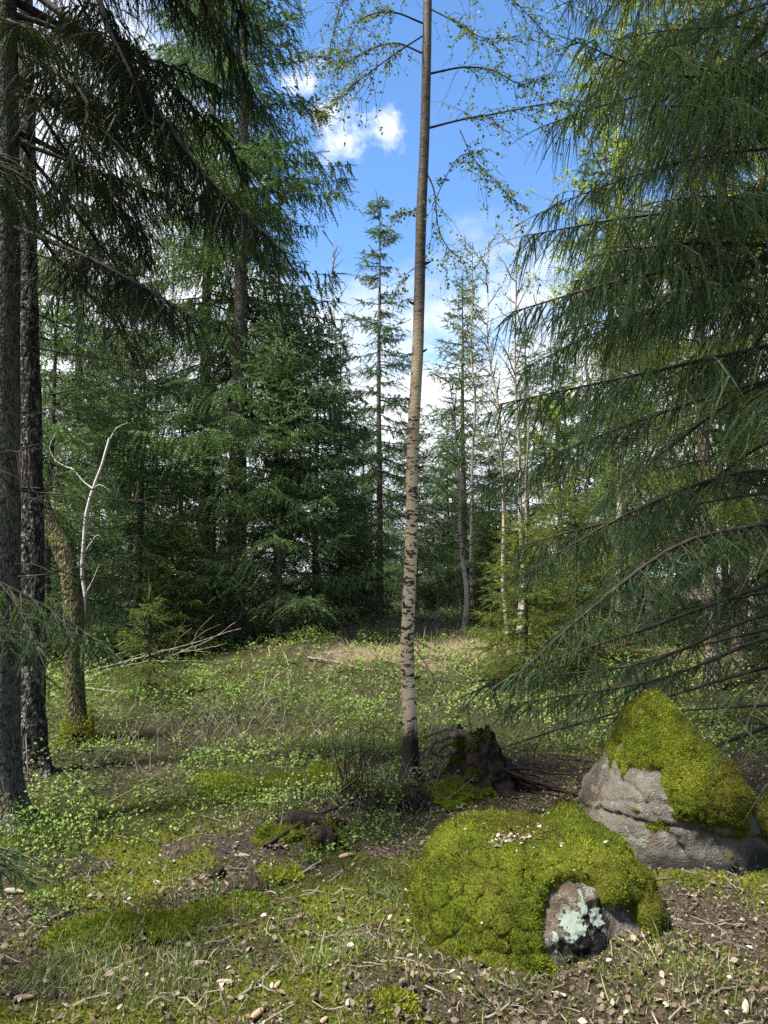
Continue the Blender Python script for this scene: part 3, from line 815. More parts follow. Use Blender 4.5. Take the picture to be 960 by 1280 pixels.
v, f = dead_branches(ls.uniform(.9, 3.4, 26), lambda z: (0, 0), ls.uniform(.3, 1.1, 26), ls, .007, -.05, 6)
mesh_obj('dead_branches', v, f, M['twig'], left_spruce, True, kind='stuff')

# dark rough trunk beside it
pB = gp(42, 972)
t = thing('broadleaf_tree', 'dark rough-barked trunk flecked with white, right beside the lichened trunk at left', 'tree', (pB[0], pB[1], pB[2] - .05))
v, f = trunk_arrays([(0, 0, 0), (-.02, 0, .3), (-.05, 0, 1), (-.10, 0, 2.2), (-.20, 0, 4), (-.36, .05, 7), (-.6, 0, 11)], [.145, .11, .098, .092, .08, .05, .01], 80, 24, .14, .6, 5, 17, 9)
mesh_obj('trunk', v, f, M['bark_dark'], t, True)
v, f = dead_branches(ls.uniform(1.4, 6.5, 26), lambda z: (0, 0), ls.uniform(.4, 1.4, 26), ls, .009, .15, 8)
mesh_obj('dead_branches', v, f, M['twig'], t, True, kind='stuff')

# mossy leaning trunk with the yellow-moss foot
pC = gp(97, 928)
dC = float(pC[1])
PC = [(97, 932), (95, 880), (92, 820), (92, 760), (82, 700), (62, 655), (48, 615), (38, 560), (30, 480), (24, 380)]
t = thing('mossy_tree', 'mossy bent trunk with a yellow moss foot, leaning left above the undergrowth', 'tree', (pC[0], pC[1], pC[2] - .04))
line = rel((pC[0], pC[1], pC[2] - .04), *[at(x, y, dC) for x, y in PC])
line[0][2] = 0
v, f = trunk_arrays(line, [.105, .085, .085, .09, .085, .075, .065, .05, .035, .015], 70, 20, .16, .5, 4, 5, 9)
M['bark_foot'] = material('moss_footed_bark', bark((.02, .017, .013), (.075, .055, .04), (.14, .115, .085), 40, .25, (.14, .15, .05), .4, .9, .32))
mesh_obj('trunk', v, f, M['bark_foot'], t, True)
mrng = np.random.default_rng(3)
n = 5200
th = mrng.uniform(0, 6.28, n); hz = np.abs(mrng.normal(0, .12, n)); rr = .10 * (1 + .55 * np.exp(-hz / .14)) + mrng.uniform(-.01, .012, n)
rr = np.where(mrng.random(n) < .35, rr + np.abs(mrng.normal(0, .07, n)) * np.exp(-hz / .08), rr)
P = np.stack([rr * np.cos(th), rr * np.sin(th), hz + .01], 1)
N = nrm(np.stack([np.cos(th), np.sin(th), .9 + 0 * th], 1) + mrng.normal(0, .3, (n, 3)))
v, f, tt = blades(P, N, mrng.uniform(.012, .03, n), mrng.uniform(.006, .012, n), mrng.uniform(-.5, .5, n), mrng, np.clip(mrng.normal(.95, .10, n), 0, 1))
mesh_obj('moss_foot', v, f, M['moss'], t, False, tt, kind='stuff')
v, f = tubes(np.array([[(.05, -.10, .10), (.06, -.16, .12), (.065, -.2, .125)]]), np.array([[.05, .045, .042]]), 10)
mesh_obj('cut_stub', v, f, M['rot'], t, True)
v, f = dead_branches(mrng.uniform(.9, 2.4, 9), lambda z: (line[3][0] * 1.0, 0), mrng.uniform(.3, .8, 9), mrng, .007, .1, 4)
mesh_obj('dead_branches', v, f, M['twig'], t, True, kind='stuff')

def stick_thing(name, label, cat, pixlines, mat_key, radii, sides=6, base=None, group=None, main='stem', side='branch'):
    """stems given as lists of (column, row, distance); the first is the main stem, the rest are its branches"""
    world_lines = [np.array([at(*p) for p in L]) for L in pixlines]
    b = world_lines[0][0] if base is None else base
    t = thing(name, label, cat, tuple(b), 0, group)
    for i, (L, (ra, rb)) in enumerate(zip(world_lines, radii)):
        c = smooth_line(L - np.asarray(b), 16)
        c = c + np.random.default_rng(i + 7).normal(0, ra * .35, c.shape) * np.linspace(.2, 1, 16)[:, None]
        v, f = tubes(c[None], np.linspace(ra, rb, 16)[None], sides)
        mesh_obj(main if i == 0 else side, v, f, M[mat_key], t, True)
    return t
# white dead sapling in front of the mossy tree
D = 7.6
stick_thing('dead_sapling', 'thin crooked white dead sapling forked at the top, beside the mossy bent trunk', 'sapling',
    [[(104, 905, D), (103, 800, D), (104, 770, D), (106, 740, D), (103, 710, D), (105, 670, D), (109, 640, D), (116, 610, D), (130, 575, D), (138, 548, D)],
     [(116, 611, D), (104, 602, D), (92, 588, D), (70, 577, D)], [(107, 742, D), (116, 725, D), (124, 705, D)], [(116, 611, D), (124, 606, D), (136, 612, D)],
     [(106, 690, D), (118, 672, D), (124, 668, D)], [(138, 548, D), (146, 535, D), (160, 528, D)], [(70, 577, D), (62, 560, D), (70, 540, D)]],
    'bark_white', [(.021, .012), (.010, .005), (.006, .002), (.006, .002), (.005, .002), (.007, .002), (.005, .002)])
stick_thing('thin_stem', 'thin pale bent stem leaning against the foot of the dark rough trunk', 'stick',
    [[(36, 1000, 5.9), (35, 960, 5.9), (33, 925, 5.95), (35, 900, 6.0)]], 'bare_wood', [(.008, .004)])

# young spruce outside the left edge, its branches reaching into the picture
pY = (-1.95, 3.05, gz(-1.95, 3.05) - .03)
ys = thing('young_spruce', 'young green spruce close by at the left edge, its branch ends reaching into view', 'tree', pY)
v, f = trunk_arrays([(0, 0, 0), (0, 0, .8), (.02, 0, 1.6), (0, 0, 2.3)], [.04, .032, .02, .004], 30, 10, .08, .3, 4, 2)
mesh_obj('trunk', v, f, M['bark_spruce'], ys, True)
yk = dict(sec_step=.045, sec_len=.25, sp_len=.13, sp_step=.034, K=20, per=3, nlen=.014, nwid=.0036, hang=.40, start=.08)
for pts in ([(-110, 690, 3.05), (-30, 715, 3.1), (50, 755, 3.15), (132, 808, 3.2)], [(-110, 1030, 3.05), (-50, 1062, 2.95), (8, 1088, 2.9)], [(-110, 730, 3.05), (-40, 770, 3.3), (30, 795, 3.5)]):
    c = rel(pY, *[at(*p) for p in pts])
    add_bough(ys, bough_meshes('bough', c, ls, 'needles_near', r0=.009, base=.62, fresh=.08, **yk))


# ------------------------------------------------------------------ the pale birch in the middle
bs = np.random.default_rng(123)
pBi = gp(513, 980)
dB = float(pBi[1])
BL = (pBi[0], pBi[1], pBi[2] - .06)
birch = thing('birch_tree', 'pale slender birch with black-barked foot rising in the middle of the picture', 'tree', BL)
pix = [(513, 984), (512, 960), (511, 900), (510, 800), (513, 680), (517, 560), (522, 420), (527, 280), (531, 150), (535, 0), (538, -150), (541, -330), (543, -480)]
wid = [27, 22, 18, 16.5, 16, 15, 14.5, 13.5, 12.5, 11.5, 9, 5, 2]
line = rel(BL, *[at(x + dx_, y, dB) for (x, y), dx_ in zip(pix, (0, 0, 1, -.7, 1, -1, .8, -.8, .5, -.5, 0, 0, 0))])
v, f = trunk_arrays(line, [w_ / 2 * dB / F_PX for w_ in wid], 120, 20, .10, .6, 5, 9, 5)
mesh_obj('trunk', v, f, M['bark_birch'], birch, True)
def leafy_branch(parent, base, pts, rng, leaf_key, r0=.010, n_tw=9, tw_len=.32, lv_per=7, leaf=.034, bark_key='twig', lean=-.15, up=False, first=.2):
    """one branch with fine twigs and leaves"""
    c = smooth_line(np.array(pts) - np.asarray(base), 20)
    kk = np.clip(rng.uniform(first, 1, n_tw), 0, .999) * 19
    i = kk.astype(int); p = c[i] + (c[np.minimum(i + 1, 19)] - c[i]) * (kk - i)[:, None]
    T = nrm(c[np.minimum(i + 1, 19)] - c[np.maximum(i - 1, 0)])
    d = nrm(T * .8 + rng.normal(0, .65, (n_tw, 3)) * np.array([1, 1, .7]) + np.array([0, 0, lean]))
    u = np.linspace(0, 1, 6)[None, :, None]
    L = tw_len * rng.uniform(.4, 1.25, n_tw)
    Q = p[:, None] + d[:, None] * L[:, None, None] * u + DOWN * ((-.2 if up else .35) * L)[:, None, None] * u ** 2
    Q[:, 1:] += rng.normal(0, .012, (n_tw, 5, 3))
    v1, f1 = tubes(c[None], np.linspace(r0, .0025, 20)[None], 6)
    v2, f2 = tubes(Q, np.broadcast_to(np.linspace(.0024, .0010, 6), (n_tw, 6)), 3)
    a = Acc().add(v1, f1).add(v2, f2)
    b = a.build('branch', M[bark_key], parent, True)
    if lv_per:
        q = rng.uniform(.2, 1, (n_tw, lv_per)) * 5
        qi = np.minimum(q.astype(int), 4)
        LP = np.take_along_axis(Q, qi[..., None].repeat(3, -1), 1); LP2 = np.take_along_axis(Q, (qi + 1)[..., None].repeat(3, -1), 1)
        P = (LP + (LP2 - LP) * (q - qi)[..., None]).reshape(-1, 3)
        n_main = n_tw * 2
        im = rng.integers(7, 20, n_main); P = np.concatenate([P, c[im]])
        m = len(P)
        A = nrm(rng.normal(0, .8, (m, 3)) + np.array([0, 0, -.6])); N = nrm(rng.normal(0, 1, (m, 3)))
        P = P + A * .012
        v, f, tt = place(LEAF_V, LEAF_F, P, A, N, leaf * rng.uniform(.55, 1.25, m), np.clip(rng.normal(.45, .22, m), 0, 1))
        mesh_obj('leaves', v, f, M[leaf_key], b, False, tt, kind='stuff')
    return b
birch_branches = [
    ([(536, 160, 0), (575, 150, -.1), (620, 142, -.2), (680, 130, -.3), (716, 128, -.3)], 16, .34, .012),
    ([(575, 163, -.1), (592, 198, -.2), (620, 228, -.2), (655, 262, -.3)], 10, .24, .006),
    ([(538, 92, 0), (580, 84, .1), (615, 88, .2), (650, 105, .2), (675, 98, .2)], 14, .34, .011),
    ([(536, 10, 0), (570, 28, -.2), (605, 48, -.3), (640, 45, -.4)], 12, .3, .009),
    ([(533, 215, 0), (543, 240, -.1), (548, 285, -.15), (562, 312, -.2), (585, 330, -.2)], 9, .26, .009),
    ([(540, 258, -.1), (570, 200, .2), (600, 190, .3)], 6, .2, .005),
    ([(527, 66, 0), (495, 54, .1), (462, 62, .2), (432, 78, .2), (405, 70, .2)], 15, .34, .011),
    ([(528, 45, 0), (490, 70, -.2), (450, 100, -.3), (420, 125, -.3)], 12, .3, .009),
    ([(531, 30, 0), (488, 15, -.2), (448, 28, -.3), (428, 80, -.4)], 12, .32, .010),
    ([(525, 262, 0), (512, 264, .1), (497, 268, .1)], 4, .14, .005),
    ([(537, -60, 0), (580, -30, .2), (640, 0, .3), (690, 50, .4)], 16, .4, .013),
    ([(535, -60, 0), (480, -40, .2), (430, 0, .4), (412, 60, .4)], 15, .4, .013),
    ([(538, -120, 0), (600, -110, -.2), (660, -50, -.4), (700, 10, -.5)], 14, .4, .013),
    ([(537, -130, 0), (470, -110, -.2), (400, -60, -.4)], 12, .4, .013),
    ([(524, 330, 0), (506, 345, .1), (496, 360, .15)], 4, .16, .004),
    ([(540, -250, 0), (590, -250, .3), (640, -180, .5)], 10, .4, .012),
    ([(539, -260, 0), (490, -260, -.3), (450, -200, -.5)], 10, .4, .012),
]
for pts, n_tw, tl, r0 in birch_branches:
    leafy_branch(birch, BL, [at(x, y, dB + dd) for x, y, dd in pts], bs, 'birch_leaves', r0 * .8, int(n_tw * 2.6), tl * 1.2, 11, .028)
for pts in ([(512, 688, 0), (530, 676, -.1), (545, 664, -.2), (553, 654, -.2)], [(511, 705, 0), (496, 682, .1), (484, 664, .2)], [(510, 796, 0), (524, 803, -.1), (540, 812, -.1)],
            [(513, 806, 0), (532, 830, -.1), (548, 862, -.2)], [(514, 640, 0), (535, 638, -.1), (560, 641, -.2)], [(518, 540, 0), (505, 530, -.1), (498, 515, -.1)]):
    leafy_branch(birch, BL, [at(x, y, dB + dd) for x, y, dd in pts], bs, 'birch_leaves', .005, 3, .16, 0, bark_key='dead_twig')

for (x, y, sgn) in ((507, 905, -1), (518, 848, 1), (505, 770, -1), (521, 720, 1), (508, 622, -1), (523, 585, 1), (513, 500, -1), (527, 440, 1), (517, 380, -1), (532, 330, 1)):
    p0 = at(x + 2 * sgn * -1, y, dB) - np.array(BL)
    v, f = tubes(np.array([[p0, p0 + np.array([sgn * .03, -.012, .004]), p0 + np.array([sgn * .055, -.02, .016])]]), np.array([[.016, .010, .006]]), 7)
    mesh_obj('branch_stub', v, f, M['twig'], birch, True)

# slender birches and bare stems behind it
def slim_birch(label, px, dist, top_px, wpx, seed, n_br=22, leaf_key=None, leaf_n=5, leaf=.05, start=.35, bl=1.2, group=None, name='young_birch', bark_key='bark_pale', first_up=1.1, crown_n=9):
    rng = np.random.default_rng(seed)
    base = on_ground(px, dist)
    t = thing(name, label, 'tree', base, 0, group)
    top = at(*top_px, dist)
    b = np.array(base); H = top - b
    u = np.linspace(0, 1, 8)[:, None]
    line = H * u + np.concatenate([np.zeros((1, 3)), np.cumsum(rng.normal(0, .05, (7, 3)), 0)]) * np.array([1, 1, 0])
    r = wpx / 2 * dist / F_PX
    v, f = trunk_arrays(line, [r * (1 - .9 * k / 7) + .002 for k in range(8)], 40, 9, .08, .2, 4, seed)
    mesh_obj('trunk', v, f, M[bark_key], t, True)
    L = smooth_line(line, 60)
    Q, R = [], []
    leaves = []
    for k in range(n_br):
        f01 = start + (1 - start) * (k + rng.random()) / n_br
        p = L[min(int(f01 * 59), 59)]
        a = rng.uniform(0, 6.28)
        ln = bl * (1.15 - .75 * f01) * rng.uniform(.5, 1.2)
        d = nrm(np.array([math.cos(a), math.sin(a), first_up * rng.uniform(.4, 1.3)]))
        uu = np.linspace(0, 1, 6)[:, None]
        c = p + d * ln * uu + np.array([0, 0, .12 * ln]) * uu ** 2 + np.cumsum(rng.normal(0, .02 * ln, (6, 3)), 0) * (uu > 0)
        Q.append(c); R.append(np.linspace(r * .32 + .002, .002, 6))
        for j in range(crown_n):
            q = rng.uniform(.2, 1) * 5; i = min(int(q), 4); p2 = c[i] + (c[i + 1] - c[i]) * (q - i)
            d2 = nrm(d + rng.normal(0, .6, 3) + np.array([0, 0, .1])); l2 = ln * rng.uniform(.15, .4)
            c2 = p2 + d2 * l2 * uu + DOWN * .15 * l2 * uu ** 2
            Q.append(c2); R.append(np.linspace(.004, .0018, 6))
            if leaf_key:
                for _ in range(leaf_n):
                    leaves.append(c2[rng.integers(1, 6)] + rng.normal(0, .04, 3))
    v, f = tubes(np.array(Q), np.array(R), 4)
    mesh_obj('branches', v, f, M['dead_twig'], t, True, kind='stuff')
    if leaf_key:
        P = np.array(leaves); m = len(P)
        v, f, tt = place(SMALL_V, SMALL_F, P, nrm(rng.normal(0, .8, (m, 3)) + DOWN * .5), rng.normal(0, 1, (m, 3)), leaf * rng.uniform(.6, 1.3, m), np.clip(rng.normal(.5, .22, m), 0, 1))
        mesh_obj('crown', v, f, M[leaf_key], t, False, tt, kind='stuff')
    return t
SLIM = 'thin young birches behind the pale birch'
slim_birch('pale crooked young birch with bare grey branches, right behind the pale birch', 579, 15.5, (562, 470), 7.5, 201, 26, 'birch_leaves', 1, .04, .2, 1.3, SLIM, first_up=.5)
slim_birch('tall thin bare stem right of the birch, crown of fine twigs and first leaves', 649, 13.5, (628, 280), 6.5, 202, 30, 'birch_leaves', 3, .04, .3, 1.1, SLIM)
slim_birch('thin bare stem leaning left, crossing its taller neighbour right of the birch', 634, 13.8, (600, 300), 5.5, 203, 28, 'birch_leaves', 4, .04, .35, 1.0, SLIM)
slim_birch('thinnest bare stem leaning right beside the tall thin stem', 645, 14.2, (662, 360), 4.5, 204, 22, None, 0, .04, .3, .9, SLIM)
slim_birch('young birch with blue-green leaf haze rising behind the bare stems', 590, 18.5, (588, 300), 5, 205, 34, 'birch_leaves', 5, .05, .45, 1.3, SLIM)
slim_birch('sunlit birch in fresh yellow-green leaf behind the top of the right-hand boughs', 770, 13.0, (765, -120), 10, 206, 60, 'bright_leaves', 16, .065, .35, 2.2, 'birches in fresh leaf', name='birch_tree', first_up=.8)
slim_birch('bright leafy birch behind the twin slim trunks at the right edge', 935, 15.0, (945, -140), 11, 207, 60, 'bright_leaves', 15, .07, .2, 2.4, 'birches in fresh leaf', name='birch_tree', first_up=.8)
slim_birch('low bright leafy birch behind the middle of the right-hand boughs', 715, 15.5, (700, 500), 6, 208, 36, 'bright_leaves', 12, .065, .25, 1.5, 'birches in fresh leaf', name='birch_tree', first_up=.7)
slim_birch('thin bare tree behind the drooping left spruces, seen against the cloud', 425, 24, (418, 300), 5, 209, 30, None, 0, .05, .4, 1.6, 'bare trees against the cloud', name='bare_tree')
slim_birch('thin bare tree left of the thick dark trunk, seen against the cloud', 200, 22, (190, 250), 6, 210, 34, None, 0, .05, .3, 1.8, 'bare trees against the cloud', name='bare_tree')
slim_birch('small leafy bush with pale leaves on the clearing edge by the birch', 545, 16.5, (543, 738), 3, 211, 22, 'birch_leaves', 6, .06, .2, .6, None, name='leafy_bush', first_up=.7)


# ------------------------------------------------------------------ boulders: soft polyhedra with stone, moss and lichen
import bmesh
def unit_sphere(sub):
    bm = bmesh.new(); bmesh.ops.create_icosphere(bm, subdivisions=sub, radius=1.0)
    v = np.array([x.co[:] for x in bm.verts]); f = np.array([[a.index for a in p.verts] for p in bm.faces]); bm.free()
    return v, f
SPH_V, SPH_F = unit_sphere(6)
SPH_V = nrm(SPH_V)
def soft_poly(dirs, planes, k=9.0):
    """radius of a rounded convex block in each direction"""
    n = nrm(np.array([p[:3] for p in planes])); d = np.array([p[3] for p in planes])
    c = np.maximum(dirs @ n.T, 1e-3) / d[None]
    return 1.0 / (np.sum(c ** k, 1) ** (1.0 / k))
def vert_normals(v, f):
    fn = np.cross(v[f[:, 1]] - v[f[:, 0]], v[f[:, 2]] - v[f[:, 0]])
    n = np.zeros_like(v)
    for k in range(3):
        np.add.at(n, f[:, k], fn)
    return nrm(n)
def boulder(label, loc, planes, seed, rough, moss_fn, dark_fn=None, cracks=(), spikes=45000, k=9.0, moss_t=.03, lumps=1.0, size=(1, 1, 1)):
    rng = np.random.default_rng(seed)
    t = thing('boulder', label, 'boulder', loc, 0, 'boulders in the foreground')
    r = soft_poly(SPH_V, planes, k)
    p = SPH_V * r[:, None]
    n = fbm(p * 2.6, 4, seed) - .5; n2 = fbm(p * 9, 4, seed + 3) - .5; n3 = fbm(p * 30, 3, seed + 8) - .5
    p = p * (1 + rough * (1.2 * n + .75 * n2 + .30 * n3))[:, None]
    for (pn, off, wdt, dep) in cracks:
        q = p @ np.array(pn) - off + .10 * (fbm(p * 5, 4, seed + 31) - .5)
        p = p * (1 - dep * np.exp(-(q / wdt) ** 2))[:, None]
    p = p * np.array(size)
    N = vert_normals(p, SPH_F)
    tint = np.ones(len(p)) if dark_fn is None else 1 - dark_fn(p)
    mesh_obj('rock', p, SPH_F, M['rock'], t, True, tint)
    m = moss_fn(p, N, fbm(p * 7, 5, seed + 50, .62) - .5)
    wide = m.copy()
    e0 = SPH_F.ravel(); e1 = np.roll(SPH_F, -1, 1).ravel(); cnt = np.bincount(e0, minlength=len(p))
    for _ in range(14):
        wide = .5 * wide + .5 * np.bincount(e0, wide[e1], minlength=len(p)) / cnt
    thick = np.clip((wide - .35) / .6, .12, 1)
    cush = fbm(p * 5.5, 4, seed + 60) + .6 * np.abs(fbm(p * 9, 3, seed + 63) - .5); cush2 = fbm(p * 24, 3, seed + 61)
    off = -.012 + m * (.016 + moss_t * thick * (.30 + lumps * .9 * cush + .35 * cush2))
    mp = p + N * off[:, None]
    keep = (m[SPH_F].max(1) > .02)
    mf = SPH_F[keep]
    used, inv = np.unique(mf, return_inverse=True); mf = inv.reshape(-1, 3)
    ms = mesh_obj('moss', mp[used], mf, M['moss_body'], t, True, None, kind='stuff')
    MN = vert_normals(mp, SPH_F)
    area = np.linalg.norm(np.cross(mp[SPH_F[:, 1]] - mp[SPH_F[:, 0]], mp[SPH_F[:, 2]] - mp[SPH_F[:, 0]]), axis=1) * np.clip(m[SPH_F].mean(1) - .25, 0, 1)
    area = np.where(mp[SPH_F].mean(1)[:, 2] + loc[2] < -.12, 0, area)
    fi = rng.choice(len(SPH_F), spikes, p=area / area.sum())
    b = rng.dirichlet((1, 1, 1), spikes)
    P = np.einsum('nk,nkd->nd', b, mp[SPH_F[fi]]); NN = nrm(MN[SPH_F[fi]].mean(1) + rng.normal(0, .38, (spikes, 3)) + np.array([0, 0, .15]))
    patch = fbm(P * 4.0, 4, seed + 77)
    brown = sst(fbm(P * 3.4, 4, seed + 88), .51, .60) * (rng.random(spikes) < .75)
    tn = np.clip((.48 + 2.3 * (patch - .5) + rng.normal(0, .17, spikes)) * (1 - brown) + brown * rng.uniform(0, .2, spikes), 0, 1)
    v, f, tt = blades(P - NN * .003, NN, rng.uniform(.006, .017, spikes) * (.6 + .9 * fbm(P * 11, 2, seed + 5)), rng.uniform(.0035, .0075, spikes), rng.uniform(-.6, .6, spikes), rng, tn)
    mesh_obj('moss_fronds', v, f, M['moss'], ms, False, tt, kind='stuff')
    return t, p, N

# front boulder
pb1 = gp(672, 1196)
B1 = (float(pb1[0]) + .05, float(pb1[1]) + .36, gz(pb1[0], pb1[1] + .36) + .075)
def lich_zone(p):      # the bare face low on the camera side
    wx = p[:, 0] + .16 * (fbm(p * 6 + 3, 4, 411) - .5); wz = p[:, 2] + .16 * (fbm(p * 6 + 9, 4, 412) - .5)
    a = 1 - np.sqrt(((wx - .12) / .155) ** 2 + ((wz - .03) / .125) ** 2)
    b = 1 - np.sqrt(((wx - .22) / .20) ** 2 + ((wz + .05 - .35 * (wx - .21)) / .105) ** 2)
    c = 1 - np.sqrt(((wx - .37) / .055) ** 2 + ((wz + .07) / .12) ** 2)
    return np.clip(np.maximum(np.maximum(a, b), c) * 1.3 + .35, 0, 1) * (p[:, 1] < 0)
def moss1(p, N, n):
    bare = lich_zone(p)
    return 1 - sst(bare + .9 * n, .32, .50)
front, fp, fN = boulder('low rounded boulder blanketed in green moss with a bare lichened face in front', B1,
    [(0, 0, 1, .35), (-.22, -.1, 1, .40), (.55, -.1, .85, .585), (-1, 0, .55, .52), (-1, -.15, .12, .54), (1, 0, .35, .56), (1, -.2, .0, .58),
     (0, -1, .75, .38), (0, -1, .1, .46), (-.6, -1, .4, .46), (.65, -1, .25, .46), (0, 1, .4, .5), (.6, 1, .2, .55), (-.7, .8, .2, .55), (0, 0, -1, .5)],
    301, .26, moss1, lambda p: np.clip(1.15 - np.sqrt(((p[:, 0] - .15) / .20) ** 2 + ((p[:, 2] - .01) / .13) ** 2) + 1.2 * (fbm(p * 12, 3, 414) - .5), 0, .9), (), 76000, 13.0, .045, 1.15, (.92, .90, .63))  # near-black on the bare face: deep shade and wet stone painted in
# pale lichen crusts on the bare face
def crust(parent, name, p, N, f, mask, material, lift=.004):
    ff = f[mask(p)[f].max(1) > .0]
    tri = p[ff] + N[ff] * lift
    for _ in range(2):
        a, b, c = tri[:, 0], tri[:, 1], tri[:, 2]
        ab, bc, ca = (a + b) / 2, (b + c) / 2, (c + a) / 2
        tri = np.concatenate([np.stack(q, 1) for q in ((a, ab, ca), (ab, b, bc), (ca, bc, c), (ab, bc, ca))])
    fine = mask(tri.mean(1), True)
    tri = tri[fine > .5]
    return mesh_obj(name, tri.reshape(-1, 3), np.arange(len(tri) * 3).reshape(-1, 3), M[material], parent, False, kind='stuff')
for cx, cz, rx, rz in ((.10, .045, .062, .062), (.205, .055, .05, .05), (.012, .01, .018, .075), (.15, .10, .03, .05)):
    def crust_mask(q, fine=False):
        m = 1.05 - np.sqrt(((q[:, 0] - cx) / rx) ** 2 + ((q[:, 2] - cz) / rz) ** 2)
        m = m + (1.5 * (fbm(q * 16, 4, 700) - .5) + 1.1 * (fbm(q * 75, 3, 701) - .5) if fine else .6)
        return np.where(q[:, 1] < 0, m, 0)
    crust(front, 'lichen_patch', fp, fN, SPH_F, crust_mask, 'lichen', .004)

# pyramid boulder behind it
pb2 = gp(860, 1088)
B2 = (float(pb2[0]) + .02, float(pb2[1]) + .40, gz(pb2[0], pb2[1] + .4) + .24)
def moss2(p, N, n):
    low = sst(p[:, 2] + 1.0 * n + .10 * np.sin(p[:, 0] * 9), .02, .12)
    leftbare = sst(-p[:, 0] - .10 - .40 * (.55 - p[:, 2]) + .30 * n, -.02, .06)
    m = low * (1 - leftbare)
    side = sst(p[:, 0] + .7 * n, .34, .46) * sst(p[:, 2], -.25, -.05)
    foot = sst(-p[:, 0] + .5 * n, .40, .5) * sst(-p[:, 2], -.14, .02)
    return np.clip(np.maximum(np.maximum(m, side), foot), 0, 1)
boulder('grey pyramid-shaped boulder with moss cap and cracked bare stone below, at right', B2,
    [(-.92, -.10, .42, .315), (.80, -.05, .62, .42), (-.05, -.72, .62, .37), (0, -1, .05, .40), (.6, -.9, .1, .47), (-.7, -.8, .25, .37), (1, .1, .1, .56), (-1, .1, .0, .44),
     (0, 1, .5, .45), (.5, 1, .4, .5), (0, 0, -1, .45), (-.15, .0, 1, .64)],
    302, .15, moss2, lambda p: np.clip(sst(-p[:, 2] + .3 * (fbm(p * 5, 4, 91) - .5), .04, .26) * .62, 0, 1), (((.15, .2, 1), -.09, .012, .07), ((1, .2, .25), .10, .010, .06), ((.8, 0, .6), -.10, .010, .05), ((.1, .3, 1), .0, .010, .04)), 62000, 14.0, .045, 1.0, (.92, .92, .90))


# ------------------------------------------------------------------ stumps, roots, moss cushions
def lump(name, v_scale, seed, rough, material, parent=None, sub_v=None, taper=0.0, top_jag=0.0, **props):
    v, f = SMALL_SPH
    p = v * np.array(v_scale)
    p[:, :2] *= (1 - taper * (p[:, 2:3] / v_scale[2]))
    fq = .75 / max(v_scale)
    st_ = np.array([1, 1, .45 if material == 'rot' else 1])
    n = fbm(p * 2.4 * fq + seed, 4, seed) - .5; n2 = fbm(p * 9 * fq * st_ + seed, 4, seed + 1) - .5
    p = p * (1 + rough * (1.9 * n + 1.1 * n2))[:, None]
    if top_jag:
        a = np.arctan2(v[:, 1], v[:, 0])
        p[:, 2] += top_jag * (v[:, 2] > .2) * (fbm(np.stack([np.cos(a) * 3, np.sin(a) * 3, v[:, 2]], 1), 3, seed + 4) - .45)
    return mesh_obj(name, p, f, M[material], parent, True, None, **props), p, f
sv, sf = unit_sphere(4)
SMALL_SPH = (nrm(sv), sf)
def moss_tufts(parent, p, f, zmin, n, seed, bright=.55, name='moss_fronds', nz=.1, where=None, frond=1.0):
    rng = np.random.default_rng(seed)
    N = vert_normals(p, f)
    fn = N[f].mean(1); fc = p[f].mean(1)
    ar = np.linalg.norm(np.cross(p[f[:, 1]] - p[f[:, 0]], p[f[:, 2]] - p[f[:, 0]]), axis=1) * (fn[:, 2] > nz) * (fc[:, 2] > zmin)
    if where is not None:
        ar = ar * where(fc, fn)
    fi = rng.choice(len(f), n, p=ar / ar.sum()); b = rng.dirichlet((1, 1, 1), n)
    P = np.einsum('nk,nkd->nd', b, p[f[fi]]); NN = nrm(fn[fi] + rng.normal(0, .4, (n, 3)) + np.array([0, 0, .2]))
    v, ff, tt = blades(P, NN, rng.uniform(.010, .024, n) * frond, rng.uniform(.005, .009, n) * frond, rng.uniform(-.6, .6, n), rng, np.clip(rng.normal(bright, .2, n), 0, 1))
    return mesh_obj(name, v, ff, M['moss'], parent, False, tt, kind='stuff')

# the old stump with its bleached roots
ps = gp(603, 978)
st = thing('tree_stump', 'dark rotten stump with bleached twisted roots to its left, behind the mossy boulder', 'stump', (ps[0], ps[1] + .1, ps[2] - .05))
srng = np.random.default_rng(8)
v, f = trunk_arrays([(0, 0, 0), (.0, 0, .10), (-.02, 0, .24), (-.04, 0, .36), (-.05, 0, .42)], [.20, .17, .145, .125, .11], 40, 40, .42, 1.0, 5, 12, 20)
vv = v.reshape(40, 40, 3); th = np.arange(40) / 40 * 2 * math.pi
vv[28:, :, 2] += (fbm(np.stack([np.cos(th) * 2, np.sin(th) * 2, 0 * th], 1), 3, 6) - .62)[None] * .42 * np.linspace(0, 1, 12)[:, None]
v = vv.reshape(-1, 3)
mesh_obj('stump_wood', v, f, M['rot'], st, True)
inner = Acc()
cv = np.concatenate([vv[-1], [[-.02, .0, .2]]]); cf = [(i, (i + 1) % 40, 40) for i in range(40)]
mesh_obj('hollow_top', cv, cf, M['rot'], st, False)
moss_tufts(st, v, f, .1, 3200, 18, .5, 'moss', -1, lambda c, n: (n[:, 0] < .25) * (n[:, 1] < .7) * (fbm(c * 8, 3, 2) > .47))
dS = float(ps[1]) + .02
roots = [([(590, 925), (575, 918), (555, 922), (540, 930), (533, 945)], .030, .012), ([(588, 935), (570, 938), (552, 945), (535, 938)], .024, .008), ([(592, 940), (578, 948), (565, 958), (548, 962)], .022, .008),
         ([(585, 918), (565, 912), (545, 916), (528, 922)], .020, .006), ([(590, 945), (580, 955), (568, 968)], .016, .006), ([(580, 930), (560, 930), (548, 940), (542, 958), (528, 965)], .018, .006)]
